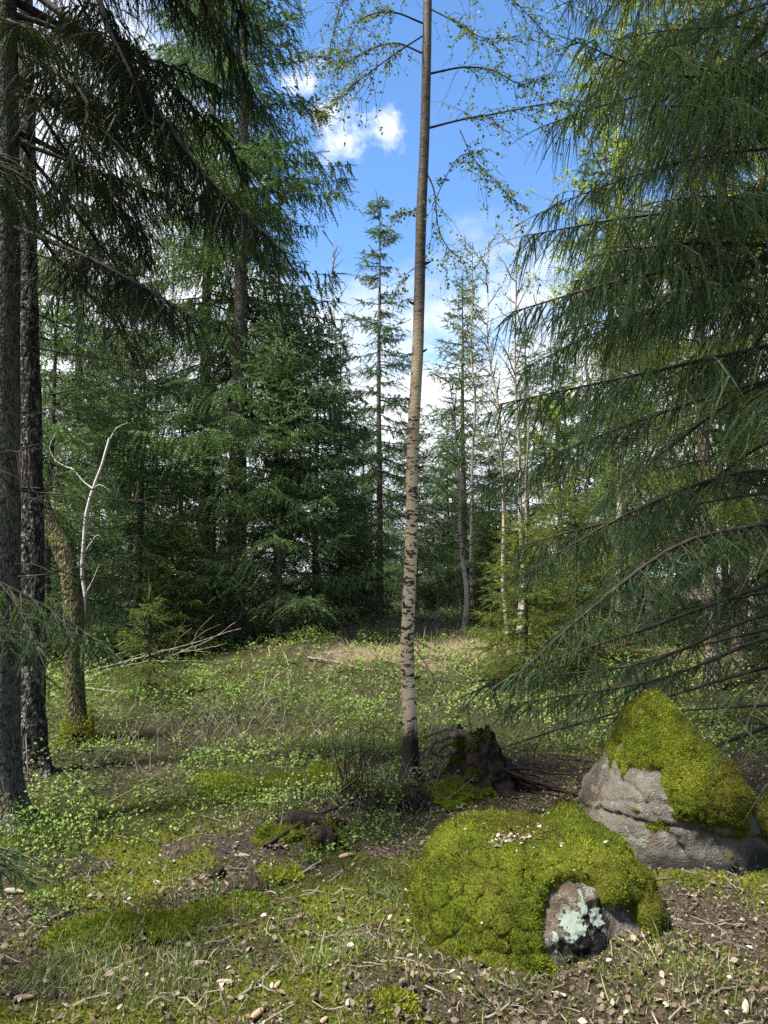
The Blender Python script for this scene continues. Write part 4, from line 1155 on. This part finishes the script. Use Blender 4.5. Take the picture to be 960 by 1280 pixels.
for i, (pp, ra, rb) in enumerate(roots):
    L = smooth_line(np.array([at(x, y, dS + .06 * (i % 3)) for x, y in pp]) - np.array(st.location), 22)
    L += srng.normal(0, .004, L.shape)
    v, f = tubes(L[None], (np.linspace(ra, rb, 22) * (1 + .12 * srng.normal(size=22)))[None], 8)
    mesh_obj('root', v, f, M['root_wood'], st, True)
for i in range(12):      # thin dark roots trailing to the right
    a = srng.uniform(-.5, .35); L0 = srng.uniform(.3, .75)
    x = np.linspace(0, 1, 10)[:, None]
    c = np.array([.08, -.02, .16]) + np.array([math.cos(a), math.sin(a) - .3, 0]) * L0 * x + DOWN * (.14 * x ** .7) + np.cumsum(srng.normal(0, .012, (10, 3)), 0)
    v, f = tubes(c[None], np.linspace(.012, .003, 10)[None], 5)
    mesh_obj('root', v, f, M['rot'], st, True)

# stump with bare shoots, at the birch's foot
pq = gp(487, 1012)
sh = thing('tree_stump', 'low dark stump with moss cap and bare shoots, left of the birch foot', 'stump', (pq[0], pq[1] + .12, pq[2]))
o, p, f = lump('stump_wood', (.25, .14, .12), 5, .8, 'rot', sh, top_jag=.05)
o2, p2, f2 = lump('stump_knob', (.07, .07, .13), 6, .8, 'rot', sh, top_jag=.05)
o2.location = (-.24, -.03, .05)
moss_tufts(sh, p, f, .03, 1500, 31, .5, 'moss', .35, lambda c, n: fbm(c * 9, 3, 3) > .5)
moss_tufts(o2, p2, f2, .07, 420, 32, .5, 'moss', .3)
brng = np.random.default_rng(61)
for i in range(17):
    u = np.linspace(0, 1, 9)[:, None]
    a = brng.uniform(-1, 1)
    x0 = -.24 + brng.uniform(-.1, .12)
    c = np.array([x0, brng.uniform(-.06, .08), .02]) + np.array([a * .16, brng.uniform(-.08, .08), brng.uniform(.22, .62)]) * u + np.cumsum(brng.normal(0, .006, (9, 3)), 0)
    v, f = tubes(c[None], np.linspace(.006, .002, 9)[None], 5)
    mesh_obj('shoot', v, f, M['twig'], sh, True)
hair = []
for i in range(170):
    x0 = brng.uniform(-.2, .26); u = np.linspace(0, 1, 6)[:, None]
    hair.append(np.array([x0, -.10 + brng.uniform(-.04, .03), brng.uniform(.02, .12)]) + np.array([brng.uniform(-.22, .22), brng.uniform(-.16, .02), -.15]) * u + np.cumsum(brng.normal(0, .008, (6, 3)), 0))
v, f = tubes(np.array(hair), np.broadcast_to(np.linspace(.004, .0015, 6), (170, 6)), 3)
mesh_obj('fine_roots', v, f, M['twig'], sh, True, kind='stuff')

def cushion(label, px, py, size, seed, bright, n=1600, name='moss_cushion', cat='moss'):
    p0 = gp(px, py)
    t = thing(name, label, cat, (p0[0], p0[1], p0[2] - size[2] * .45), seed * .7, 'moss cushions on the forest floor')
    o, p, f = lump('moss_mound', (size[0] * 1.15, size[1] * 1.15, size[2] * .75), seed, .6, 'moss_body', t)
    moss_tufts(t, p, f, 0, n, seed + 1, bright)
cushion('bright green little moss cushion on the leaf litter left of the mossy stub', 350, 1088, (.11, .09, .05), 71, .85)
cushion('small round moss ball at the foot of the stump with shoots', 481, 1028, (.06, .055, .06), 72, .6, 900)
cushion('yellow-green moss mound in front of the rotten stump', 568, 990, (.22, .20, .15), 73, .62, 3600)
cushion('yellowish moss mound left of the stump with shoots', 414, 962, (.20, .17, .11), 74, .75, 2600)
cushion('wide olive moss hummock in the undergrowth, middle left', 285, 976, (.34, .24, .12), 75, .6, 4200)
cushion('small olive moss hummock right of the wide one', 340, 974, (.22, .16, .09), 76, .55, 2200)
cushion('mossy hump on the litter left of the dark broken stub', 355, 1040, (.14, .12, .12), 77, .5, 1600)
cushion('tall moss tuft at the near edge left of the boulder', 492, 1252, (.05, .07, .07), 78, .8, 1100)
cushion('mossy slope hugging the left foot of the pyramid boulder', 728, 1010, (.22, .25, .16), 79, .5, 3600)
cushion('moss cushion on the litter below the pyramid boulder', 868, 1106, (.09, .08, .035), 80, .5, 900)
cushion('flat moss patch in the litter, lower left', 135, 1160, (.22, .15, .05), 81, .5, 2400)
cushion('flat moss patch between the litter and the cones', 262, 1142, (.25, .15, .045), 82, .5, 2600)
pm = gp(408, 1062)
ms = thing('tree_stub', 'dark broken stub draped in moss, among the leaf litter', 'stump', (pm[0], pm[1] + .05, pm[2]))
o, p, f = lump('stub_wood', (.10, .08, .12), 15, .9, 'rot', ms, taper=.35, top_jag=.06)
moss_tufts(ms, p, f, -.02, 2200, 16, .5, 'moss', -.2, lambda c, n: (fbm(c * 10, 3, 5) > .46))
pl = gp(385, 1040)
lg = thing('rotten_log', 'short dark rotten log lying behind the moss-draped stub', 'log', (pl[0], pl[1] + .1, pl[2] + .03))
v, f = trunk_arrays([(-.26, .02, -.03), (-.1, 0, .0), (.05, .0, .0), (.22, .05, -.02)], [.015, .05, .045, .015], 40, 24, .55, 0, 4, 44, 20)
mesh_obj('log_wood', v, f, M['rot'], lg, True)
for (px, py, r, lab) in ((272, 1094, .035, 'small black burnt lump on the moss, lower left of the stub'), (318, 1118, .05, 'dark crumbling wood lump right of the black lump')):
    p0 = gp(px, py)
    t = thing('wood_lump', lab, 'wood lump', (p0[0], p0[1], p0[2] + r * .4))
    lump('lump_wood', (r * 1.2, r, r), int(px), .6, 'rot', t, top_jag=.02)


# ------------------------------------------------------------------ fallen branches, sticks, cones
def ground_line(pix, lift=.02):
    return [gp(x, y, l if False else lift) for x, y in pix for l in (0,)]
def fallen(label, lines, radii, mat_key, lifts, name='fallen_branch', cat='branch', group=None, part='branch'):
    base = gp(*lines[0][0])
    t = thing(name, label, cat, tuple(base), 0, group)
    for i, (L, (ra, rb), lf) in enumerate(zip(lines, radii, lifts)):
        pts = []
        for k, (x, y) in enumerate(L):
            e = lf[0] + (lf[1] - lf[0]) * k / max(len(L) - 1, 1)
            g = gp(x, y + e / 10.0 * F_PX * (10.0 / max(gp(x, y)[1], 1)))     # the foot under a raised point
            pts.append(g + np.array([0, 0, e]))
        c = smooth_line(np.array(pts) - base, 16)
        c += np.random.default_rng(i + int(L[0][0])).normal(0, ra * .3, c.shape)
        v, f = tubes(c[None], np.linspace(ra, rb, 16)[None], 6)
        mesh_obj('stem' if i == 0 else part, v, f, M[mat_key], t, True)
    return t
FB = 'fallen branches behind the mossy trunk'
stick_thing('fallen_branch', 'long bleached fallen branch slanting up right behind the spruce sapling', 'branch',
    [[(50, 858, 11.0), (109, 840, 10.9), (175, 822, 10.8), (237, 805, 10.8), (302, 786, 11.2)], [(106, 836, 10.9), (140, 821, 10.7), (184, 803, 10.6)], [(130, 834, 10.9), (150, 840, 10.6), (174, 848, 10.5)],
     [(175, 822, 10.8), (210, 812, 10.6), (262, 815, 10.5)], [(237, 805, 10.8), (255, 790, 10.7), (275, 780, 10.7)]], 'bare_wood', [(.024, .007), (.011, .004), (.008, .003), (.009, .003), (.006, .002)], group=FB)
stick_thing('fallen_branch', 'short grey fallen branch on the undergrowth right of the mossy trunk foot', 'branch', [[(104, 860, 8.9), (125, 862, 8.8), (150, 866, 8.7)]], 'bare_wood', [(.016, .008)], group=FB)
stick_thing('fallen_branch', 'forked dry branch with fine twigs behind the fallen bleached branch', 'branch',
    [[(185, 838, 11.3), (225, 815, 11.4), (262, 800, 11.5), (295, 778, 11.6)], [(225, 815, 11.4), (250, 812, 11.3), (284, 804, 11.2)], [(240, 808, 11.4), (248, 788, 11.4), (268, 768, 11.4)],
     [(205, 827, 11.3), (235, 826, 11.2), (272, 828, 11.1)], [(215, 820, 11.3), (222, 800, 11.3), (240, 785, 11.3)]], 'dead_twig', [(.016, .006), (.010, .004), (.009, .003), (.009, .003), (.008, .003)], group=FB)
stick_thing('fallen_branch', 'thin bleached fallen branch lying low left of the spruce sapling', 'branch', [[(112, 846, 10.2), (150, 834, 10.2), (190, 826, 10.1), (215, 828, 10.0)], [(150, 834, 10.2), (170, 820, 10.2), (188, 815, 10.2)]], 'bare_wood', [(.014, .005), (.008, .003)], group=FB)
fallen('bleached bare stick lying across the back of the clearing', [[(385, 822), (420, 828), (450, 836), (475, 838)]], [(.022, .008)], 'bare_wood', [(.05, .05)], name='stick', cat='stick')
SK = 'sticks on the forest floor'
for lab, L, r, mk in [
    ('straight brown stick on the moss near the front edge', [(296, 1252), (318, 1235), (343, 1212)], .009, 'dead_twig'),
    ('thin pale stick leaning on the mossy hump', [(344, 1064), (352, 1050), (369, 1032)], .006, 'bare_wood'),
    ('forked dead twig in the undergrowth beside the left trunks', [(78, 965), (92, 976), (106, 984)], .007, 'bare_wood'),
    ('dark bent twig running along the litter toward the shoots', [(330, 1062), (380, 1030), (420, 1012), (440, 1000)], .012, 'twig'),
    ('short dark stick in the litter right of the stub', [(370, 1100), (385, 1090), (402, 1078)], .010, 'dead_twig'),
    ('thin dark twig under the left foot of the boulder', [(456, 1190), (472, 1165), (484, 1140)], .005, 'dead_twig'),
    ('pale curved twig on the litter at lower left', [(155, 1128), (170, 1136), (176, 1146)], .007, 'bare_wood'),
    ('dark short stick under the cones at the lower left', [(70, 1150), (95, 1140), (118, 1136)], .008, 'twig'),
    ('slender pale twig in front of the pyramid boulder', [(842, 1150), (880, 1158), (915, 1150)], .005, 'bare_wood'),
    ('thin grey twig lying in the lower right corner', [(860, 1262), (900, 1240), (935, 1236)], .006, 'bare_wood'),
]:
    base = gp(*L[0])
    c = smooth_line(np.array([gp(x, y, r * 1.2) for x, y in L]) - base, 12)
    c += np.random.default_rng(int(L[0][0])).normal(0, r * .3, c.shape)
    v, f = tubes(c[None], np.linspace(r, r * .5, 12)[None], 7)
    o = tag(mesh_obj('stick', v, f, M[mk], None, True), lab, 'stick', SK)
    o.location = tuple(base)

def cone_mesh(seed, mat_key):
    """a spruce cone with overlapping scales in spirals"""
    rng = np.random.default_rng(seed)
    n, s = 60, 30
    u = np.linspace(0, 1, n)[:, None]; a = np.arange(s)[None] / s * 2 * math.pi
    prof = np.clip(np.sin(np.pi * (u * .93 + .05)) ** .55, .04, 1) * (1.05 - .35 * u)
    sc = ((u * 13 + a / (2 * math.pi) * 5) % 1.0) * (1 - np.abs(((a / (2 * math.pi) * 8 - u * 9) % 1.0) - .5) * .8)
    r = .155 * prof * (.84 + .30 * sc)
    v = np.stack([u - .5 + 0 * a, r * np.cos(a), r * np.sin(a)], -1).reshape(-1, 3)
    k = np.arange(s); i = np.arange(n - 1)[:, None] * s
    q = np.stack([i + k, i + (k + 1) % s, i + s + (k + 1) % s, i + s + k], -1).reshape(-1, 4)
    f = np.concatenate([q[:, [0, 1, 2]], q[:, [0, 2, 3]]])
    return mesh_data('spruce_cone', v, f, M[mat_key], False, np.clip(sc.ravel() * 1.1 - .1, 0, 1))
CONE_A, CONE_B = cone_mesh(1, 'cone_grey'), cone_mesh(2, 'cone')
for (px, py, ang, ln_, data, lab) in [
    (250, 1207, .15, .075, CONE_A, 'pale grey spruce cone lying alone on the moss above the straight stick'),
    (281, 1229, .05, .06, CONE_A, 'small pale spruce cone close beside the upper end of the straight stick'),
    (323, 1270, 1.1, .085, CONE_B, 'brown spruce cone at the very front edge, below the straight stick'),
    (347, 1233, 1.3, .06, CONE_B, 'dark spruce cone right of the straight stick'),
    (303, 1072, .1, .085, CONE_A, 'long pale spruce cone on the litter between black lump and mossy hump'),
    (30, 1250, .1, .07, CONE_B, 'brown spruce cone in the lower left corner'),
    (18, 1117, .0, .09, CONE_A, 'pale spruce cone at the left edge under the spruce branch'),
    (432, 1072, .4, .085, CONE_B, 'reddish spruce cone on the litter right of the broken stub'),
    (405, 1278, 1.2, .06, CONE_B, 'spruce cone touching the front edge near the bottom middle'),
    (435, 1255, 1.5, .055, CONE_A, 'small upright spruce cone near the tall moss tuft'),
    (932, 1262, 1.1, .08, CONE_A, 'pale spruce cone in the lower right corner'),
    (216, 1140, -.4, .06, CONE_A, 'small grey spruce cone at the left end of the flat moss patch'),
]:
    p0 = gp(px, py)
    o = tag(data_obj('spruce_cone', data), lab, 'cone', 'spruce cones on the forest floor')
    o.location = (p0[0], p0[1], p0[2] + ln_ * .13)
    o.rotation_euler = (random.uniform(0, 6), random.uniform(-.15, .15), ang)
    o.scale = (ln_,) * 3


# ------------------------------------------------------------------ ground cover
g = np.random.default_rng(500)
def wedge(n, r0, r1, half=44, power=1.0):
    """random standing places ahead of the camera, thinning out with distance"""
    u = g.random(n) ** power
    r = r0 * (r1 / r0) ** u
    a = np.radians(g.uniform(-half, half, n))
    return r * np.sin(a), r * np.cos(a)
BOULD = [(B1[0], B1[1], .50, .38), (B2[0], B2[1], .46, .40)]
def clear(x, y):
    ok = np.ones(len(x), bool)
    for bx, by, rx, ry in BOULD:
        ok &= ((x - bx) / rx) ** 2 + ((y - by) / ry) ** 2 > 1
    return ok
def ground_normal(x, y, e=.02):
    return nrm(np.stack([-(height(x + e, y) - height(x - e, y)) / (2 * e), -(height(x, y + e) - height(x, y - e)) / (2 * e), np.ones(len(x))], 1))

# moss carpet
x, y = wedge(212000, 2.3, 11)
lit, mos, gre, stw = zones(x, y)
k = (g.random(len(x)) < np.clip(sst(mos - .30 * lit * (1 - mos) + .9 * (fbm2(x, y, 7, 4, 90) - .5), .2, .5), 0, 1)) & clear(x, y)
x, y = x[k], y[k]; n = len(x); d = np.hypot(x, y)
P = np.stack([x, y, height(x, y) - .003], 1); N = nrm(ground_normal(x, y) + g.normal(0, .5, (n, 3)))
tn = np.clip(.46 + 1.3 * (fbm2(x, y, 3.2, 3, 91) - .5) + g.normal(0, .19, n), 0, 1)
v, f, tt = blades(P, N, g.uniform(.008, .024, n) * (d / 3.2) ** .6, g.uniform(.005, .010, n) * (d / 3.2) ** .8, g.uniform(-.7, .7, n), g, tn)
mesh_obj('moss_carpet', v, f, M['moss'], None, False, tt, kind='stuff', label='olive green moss carpet spread over the near forest floor', category='moss')

# dead leaves
x, y = wedge(90000, 2.3, 13)
lit, mos, gre, stw = zones(x, y)
k = (g.random(len(x)) < np.clip(.22 + .33 * lit ** 1.6 + .28 * (1 - mos) - .45 * gre, .06, 1) * (1 - .6 * sst(y, 7, 10))) & clear(x, y)
x, y = x[k], y[k]; n = len(x); d = np.hypot(x, y)
P = np.stack([x, y, height(x, y) + g.uniform(.002, .022, n)], 1)
N = nrm(ground_normal(x, y) + g.normal(0, .5, (n, 3))); A = np.stack([np.cos(a := g.uniform(0, 6.28, n)), np.sin(a), 0 * a], 1)
tn = np.clip(np.where(g.random(n) < .07, g.normal(.74, .09, n), g.normal(.27, .17, n)), 0, 1)
half_ = g.random(n) < .5
acc = Acc()
for tv, tf, sel in ((LEAF_V, LEAF_F, half_), (CURL_V, CURL_F, ~half_)):
    acc.add(*place(tv, tf, P[sel], A[sel], N[sel] * 1.0, .007 + .032 * g.random(sel.sum()) ** 2.4, tn[sel]))
# a few leaves caught in the dip on top of the front boulder
n = 240
cx, cz_ = B1[0] - .10 + g.normal(0, .07, n) * np.where(np.arange(n) < 120, 1, 3.2), B1[1] - .04 + g.normal(0, .06, n) * np.where(np.arange(n) < 120, 1, 2.6)
top = np.array([fp[np.argmin((fp[:, 0] - (a - B1[0])) ** 2 + (fp[:, 1] - (b - B1[1])) ** 2 + 100 * (fp[:, 2] < 0)), 2] for a, b in zip(cx, cz_)])
acc.add(*place(CURL_V, CURL_F, np.stack([cx, cz_, B1[2] + top + .052], 1), nrm(g.normal(0, 1, (n, 3))), nrm(np.array([0, 0, 1.0]) + g.normal(0, .5, (n, 3))), g.uniform(.010, .028, n), np.clip(g.normal(.45, .28, n), 0, 1)))
acc.build('leaf_litter', M['litter'], None, False, kind='stuff', label='pale brown dead birch leaves strewn over the forest floor', category='leaves')

# crumbs of bark, needles and broken leaves between everything else
x, y = wedge(110000, 2.3, 8)
lit, mos, gre, stw = zones(x, y)
k = (g.random(len(x)) < np.clip(.95 - .75 * mos - .5 * gre + .5 * lit, .05, 1)) & clear(x, y)
x, y = x[k], y[k]; n = len(x)
P = np.stack([x, y, height(x, y) + g.uniform(0, .008, n)], 1)
N = nrm(np.stack([g.normal(0, 1, n), g.normal(0, 1, n), g.uniform(.0, .9, n)], 1))
v, f, tt = blades(P, N, g.uniform(.008, .03, n), g.uniform(.003, .010, n), g.uniform(-.3, .3, n), g, np.clip(g.normal(.25, .22, n), 0, 1))
mesh_obj('litter_crumbs', v, f, M['litter'], None, False, tt, kind='stuff', label='brown crumbs of bark and needles on the bare forest floor', category='litter')

# twigs and needles in the litter
x, y = wedge(1500, 2.3, 9)
k = clear(x, y); x, y = x[k], y[k]; n = len(x)
a = g.uniform(0, 6.28, n); L = g.uniform(.03, .16, n)
u = np.linspace(-.5, .5, 4)[None, :]
bx = x[:, None] + np.cos(a)[:, None] * L[:, None] * u + g.normal(0, .004, (n, 4)); by = y[:, None] + np.sin(a)[:, None] * L[:, None] * u + g.normal(0, .004, (n, 4))
Q = np.stack([bx, by, height(bx, by) + .008 + .02 * g.random((n, 4))], -1)
v, f = tubes(Q, np.broadcast_to(g.uniform(.0012, .0035, n)[:, None], (n, 4)), 3)
mesh_obj('twig_litter', v, f, M['dead_twig'], None, False, np.full(len(v), .5), kind='stuff', label='small dead twigs scattered on the forest floor', category='twigs')

# bilberry and other low green plants
x, y = wedge(46000, 2.6, 25)
lit, mos, gre, stw = zones(x, y)
d0 = np.hypot(x, y)
clump = .55 * fbm2(x, y, 3.2, 4, 131) + .45 * fbm2(x, y, .9, 3, 133)
k = (g.random(len(x)) < np.clip(gre * sst(clump, .425, .535) * 1.35 - .15 * stw + .02 + .32 * sst(d0, 8, 11) * (1 - .7 * stw), 0, 1)) & clear(x, y)
x, y, clump = x[k], y[k], clump[k]; n = len(x); d = np.hypot(x, y)
hgt = g.uniform(.05, .15, n) * (.55 + 1.6 * sst(clump, .44, .64)) * (.5 + .6 * sst(d, 3.5, 7))
m = 5
P = np.stack([np.repeat(x, m), np.repeat(y, m), np.repeat(height(x, y), m)], 1)
rad = np.abs(g.normal(0, .42, n * m)) * np.repeat(hgt, m); ang = g.uniform(0, 6.28, n * m)
P[:, 0] += rad * np.cos(ang); P[:, 1] += rad * np.sin(ang)
P[:, 2] += np.repeat(hgt, m) * np.clip(1.05 - .9 * (rad / np.repeat(hgt, m)) ** 1.5 - .55 * g.random(n * m) ** 2, .08, 1.1)
A = nrm(np.stack([np.cos(ang), np.sin(ang), g.uniform(-.2, 1.1, n * m)], 1) + g.normal(0, .45, (n * m, 3)))
N = nrm(np.array([0, 0, .9]) + g.normal(0, .6, (n * m, 3)))
base_t = .58 + 1.5 * (fbm2(x, y, 1.0, 4, 140) - .5) + g.normal(0, .12, n)
tn = np.clip(np.repeat(base_t, m) + g.normal(0, .13, n * m), 0, 1)
acc = Acc().add(*place(SMALL_V, SMALL_F, P, A, N, np.repeat(g.uniform(.013, .028, n) * (d / 5.0) ** .85, m), tn))
stems = np.stack([np.stack([x, y, height(x, y) - .01], 1), np.stack([x + g.normal(0, .2, n) * hgt, y + g.normal(0, .2, n) * hgt, height(x, y) + hgt], 1)], 1)
v, f = tubes(stems[d < 5.5], np.full((int((d < 5.5).sum()), 2), .0016), 3)
acc.add(v, f, .15)
acc.build('bilberry_plants', M['bilberry'], None, False, kind='stuff', label='low leafy bilberry undergrowth covering the clearing', category='undergrowth')

# dry twiggy shrubs in the undergrowth
Q, R = [], []
for (px, py, r, cnt) in ((270, 893, .55, 420), (150, 905, .5, 200), (330, 925, .4, 160), (225, 930, .35, 160), (420, 858, .6, 200), (520, 870, .5, 200), (590, 905, .5, 200), (450, 1005, .22, 160), (130, 975, .3, 120)):
    p0 = gp(px, py)
    for _ in range(cnt // 2 if py < 1000 else cnt):
        X, Y = p0[0] + g.normal(0, r), p0[1] + g.normal(0, r * 1.3)
        u = np.linspace(0, 1, 4)[:, None]
        Q.append(np.array([X, Y, gz(X, Y) - .01]) + np.array([g.normal(0, .6), g.normal(0, .6), 1]) * g.uniform(.06, .24) * u + np.cumsum(g.normal(0, .008, (4, 3)), 0)); R.append(np.linspace(.0028, .0012, 4) * (p0[1] / 6))
v, f = tubes(np.array(Q), np.array(R), 3)
mesh_obj('dry_shrubs', v, f, M['dead_twig'], None, False, np.full(len(v), .5), kind='stuff', label='dry brown twiggy dwarf shrubs in the undergrowth', category='undergrowth')

# grass
x, y = wedge(30000, 2.3, 24)
lit, mos, gre, stw = zones(x, y)
tuft = sst(fbm2(x, y, 2.8, 3, 150), .50, .64)
k = (g.random(len(x)) < np.clip(tuft * (.22 - .1 * gre) + .015, 0, 1)) & clear(x, y)
x, y = x[k], y[k]
for (px, py, r, cnt) in ((205, 1240, .16, 500), (80, 1225, .10, 500), (420, 1200, .10, 420), (120, 1195, .1, 400), (645, 1235, .06, 40), (470, 1130, .16, 200), (240, 1195, .12, 350), (820, 1215, .12, 200), (360, 990, .30, 600), (520, 1185, .1, 80), (430, 930, .4, 500)):
    p0 = gp(px, py); x = np.concatenate([x, p0[0] + g.normal(0, r, cnt)]); y = np.concatenate([y, p0[1] + g.normal(0, r * .8, cnt)])
k = clear(x, y); x, y = x[k], y[k]; n = len(x); d = np.hypot(x, y)
P = np.stack([x, y, height(x, y) - .005], 1); N = nrm(np.array([0, 0, 1.0]) + g.normal(0, .38, (n, 3)))
tn = np.clip(np.where(g.random(n) < .12, .95, g.normal(.45, .2, n)), 0, 1)
v, f, tt = blades(P, N, g.uniform(.03, .10, n) * (1 + .5 * sst(d, 5, 10)), g.uniform(.0022, .0042, n) * (d / 3.2) ** .8, g.uniform(.1, 1.1, n), g, tn, 2)
acc = Acc().add(v, f, tt)
for bx_, hx, hl in ((643, .10, .24), (655, -.16, .2), (640, .2, .26), (600, -.22, .2)):       # long arching blades before the boulder
    p0 = gp(bx_, 1243)
    u = np.linspace(0, 1, 10)[:, None]
    c = p0 + np.array([hx, -.03, 0]) * u ** 2 * 1.6 + np.array([0, 0, hl]) * (u * 1.5 - u ** 2.4)
    sd = np.array([.002, .0, .0])
    vv = np.stack([c - sd * (1.1 - u), c + sd * (1.1 - u)], 1).reshape(-1, 3)
    ff = np.array([[2 * i, 2 * i + 1, 2 * i + 3] for i in range(9)] + [[2 * i, 2 * i + 3, 2 * i + 2] for i in range(9)])
    acc.add(vv, ff, .75)
acc.build('grass', M['grass'], None, False, kind='stuff', label='thin grass tufts among the moss and litter', category='grass')

# dry straw and dead bracken at the back of the clearing
x, y = wedge(26000, 7.5, 26)
lit, mos, gre, stw = zones(x, y)
k = g.random(len(x)) < np.clip(stw * 1.0 + .03 * sst(fbm2(x, y, 1.5, 3, 170), .55, .7), 0, 1) * .8
x, y = x[k], y[k]; n = len(x); d = np.hypot(x, y)
P = np.stack([x, y, height(x, y) - .01], 1); N = nrm(np.array([0, 0, 1.0]) + g.normal(0, .6, (n, 3)))
v, f, tt = blades(P, N, g.uniform(.08, .32, n), g.uniform(.004, .010, n) * (d / 10), g.uniform(.1, 1.4, n), g, np.clip(g.normal(.58, .25, n), 0, 1), 2)
mesh_obj('dry_grass', v, f, M['straw'], None, False, tt, kind='stuff', label='dry straw and dead bracken at the back of the clearing', category='dry grass')

# brushwood along the edge of the wood
Q, R = [], []
for i in range(900):
    px, dist = g.uniform(-150, 1100), g.uniform(15, 26)
    X = (px - 480) / F_PX * dist
    p0 = np.array([X, dist, gz(X, dist) - .02]); h = g.uniform(.2, 1.1)
    u = np.linspace(0, 1, 5)[:, None]
    Q.append(p0 + np.array([g.normal(0, .25), g.normal(0, .25), 1]) * h * u + np.cumsum(g.normal(0, .02, (5, 3)), 0)); R.append(np.linspace(.008, .003, 5))
v, f = tubes(np.array(Q), np.array(R), 3)
mesh_obj('brushwood', v, f, M['dead_twig'], None, False, np.full(len(v), .5), kind='stuff', label='thin grey brushwood along the dark edge of the wood', category='brushwood')
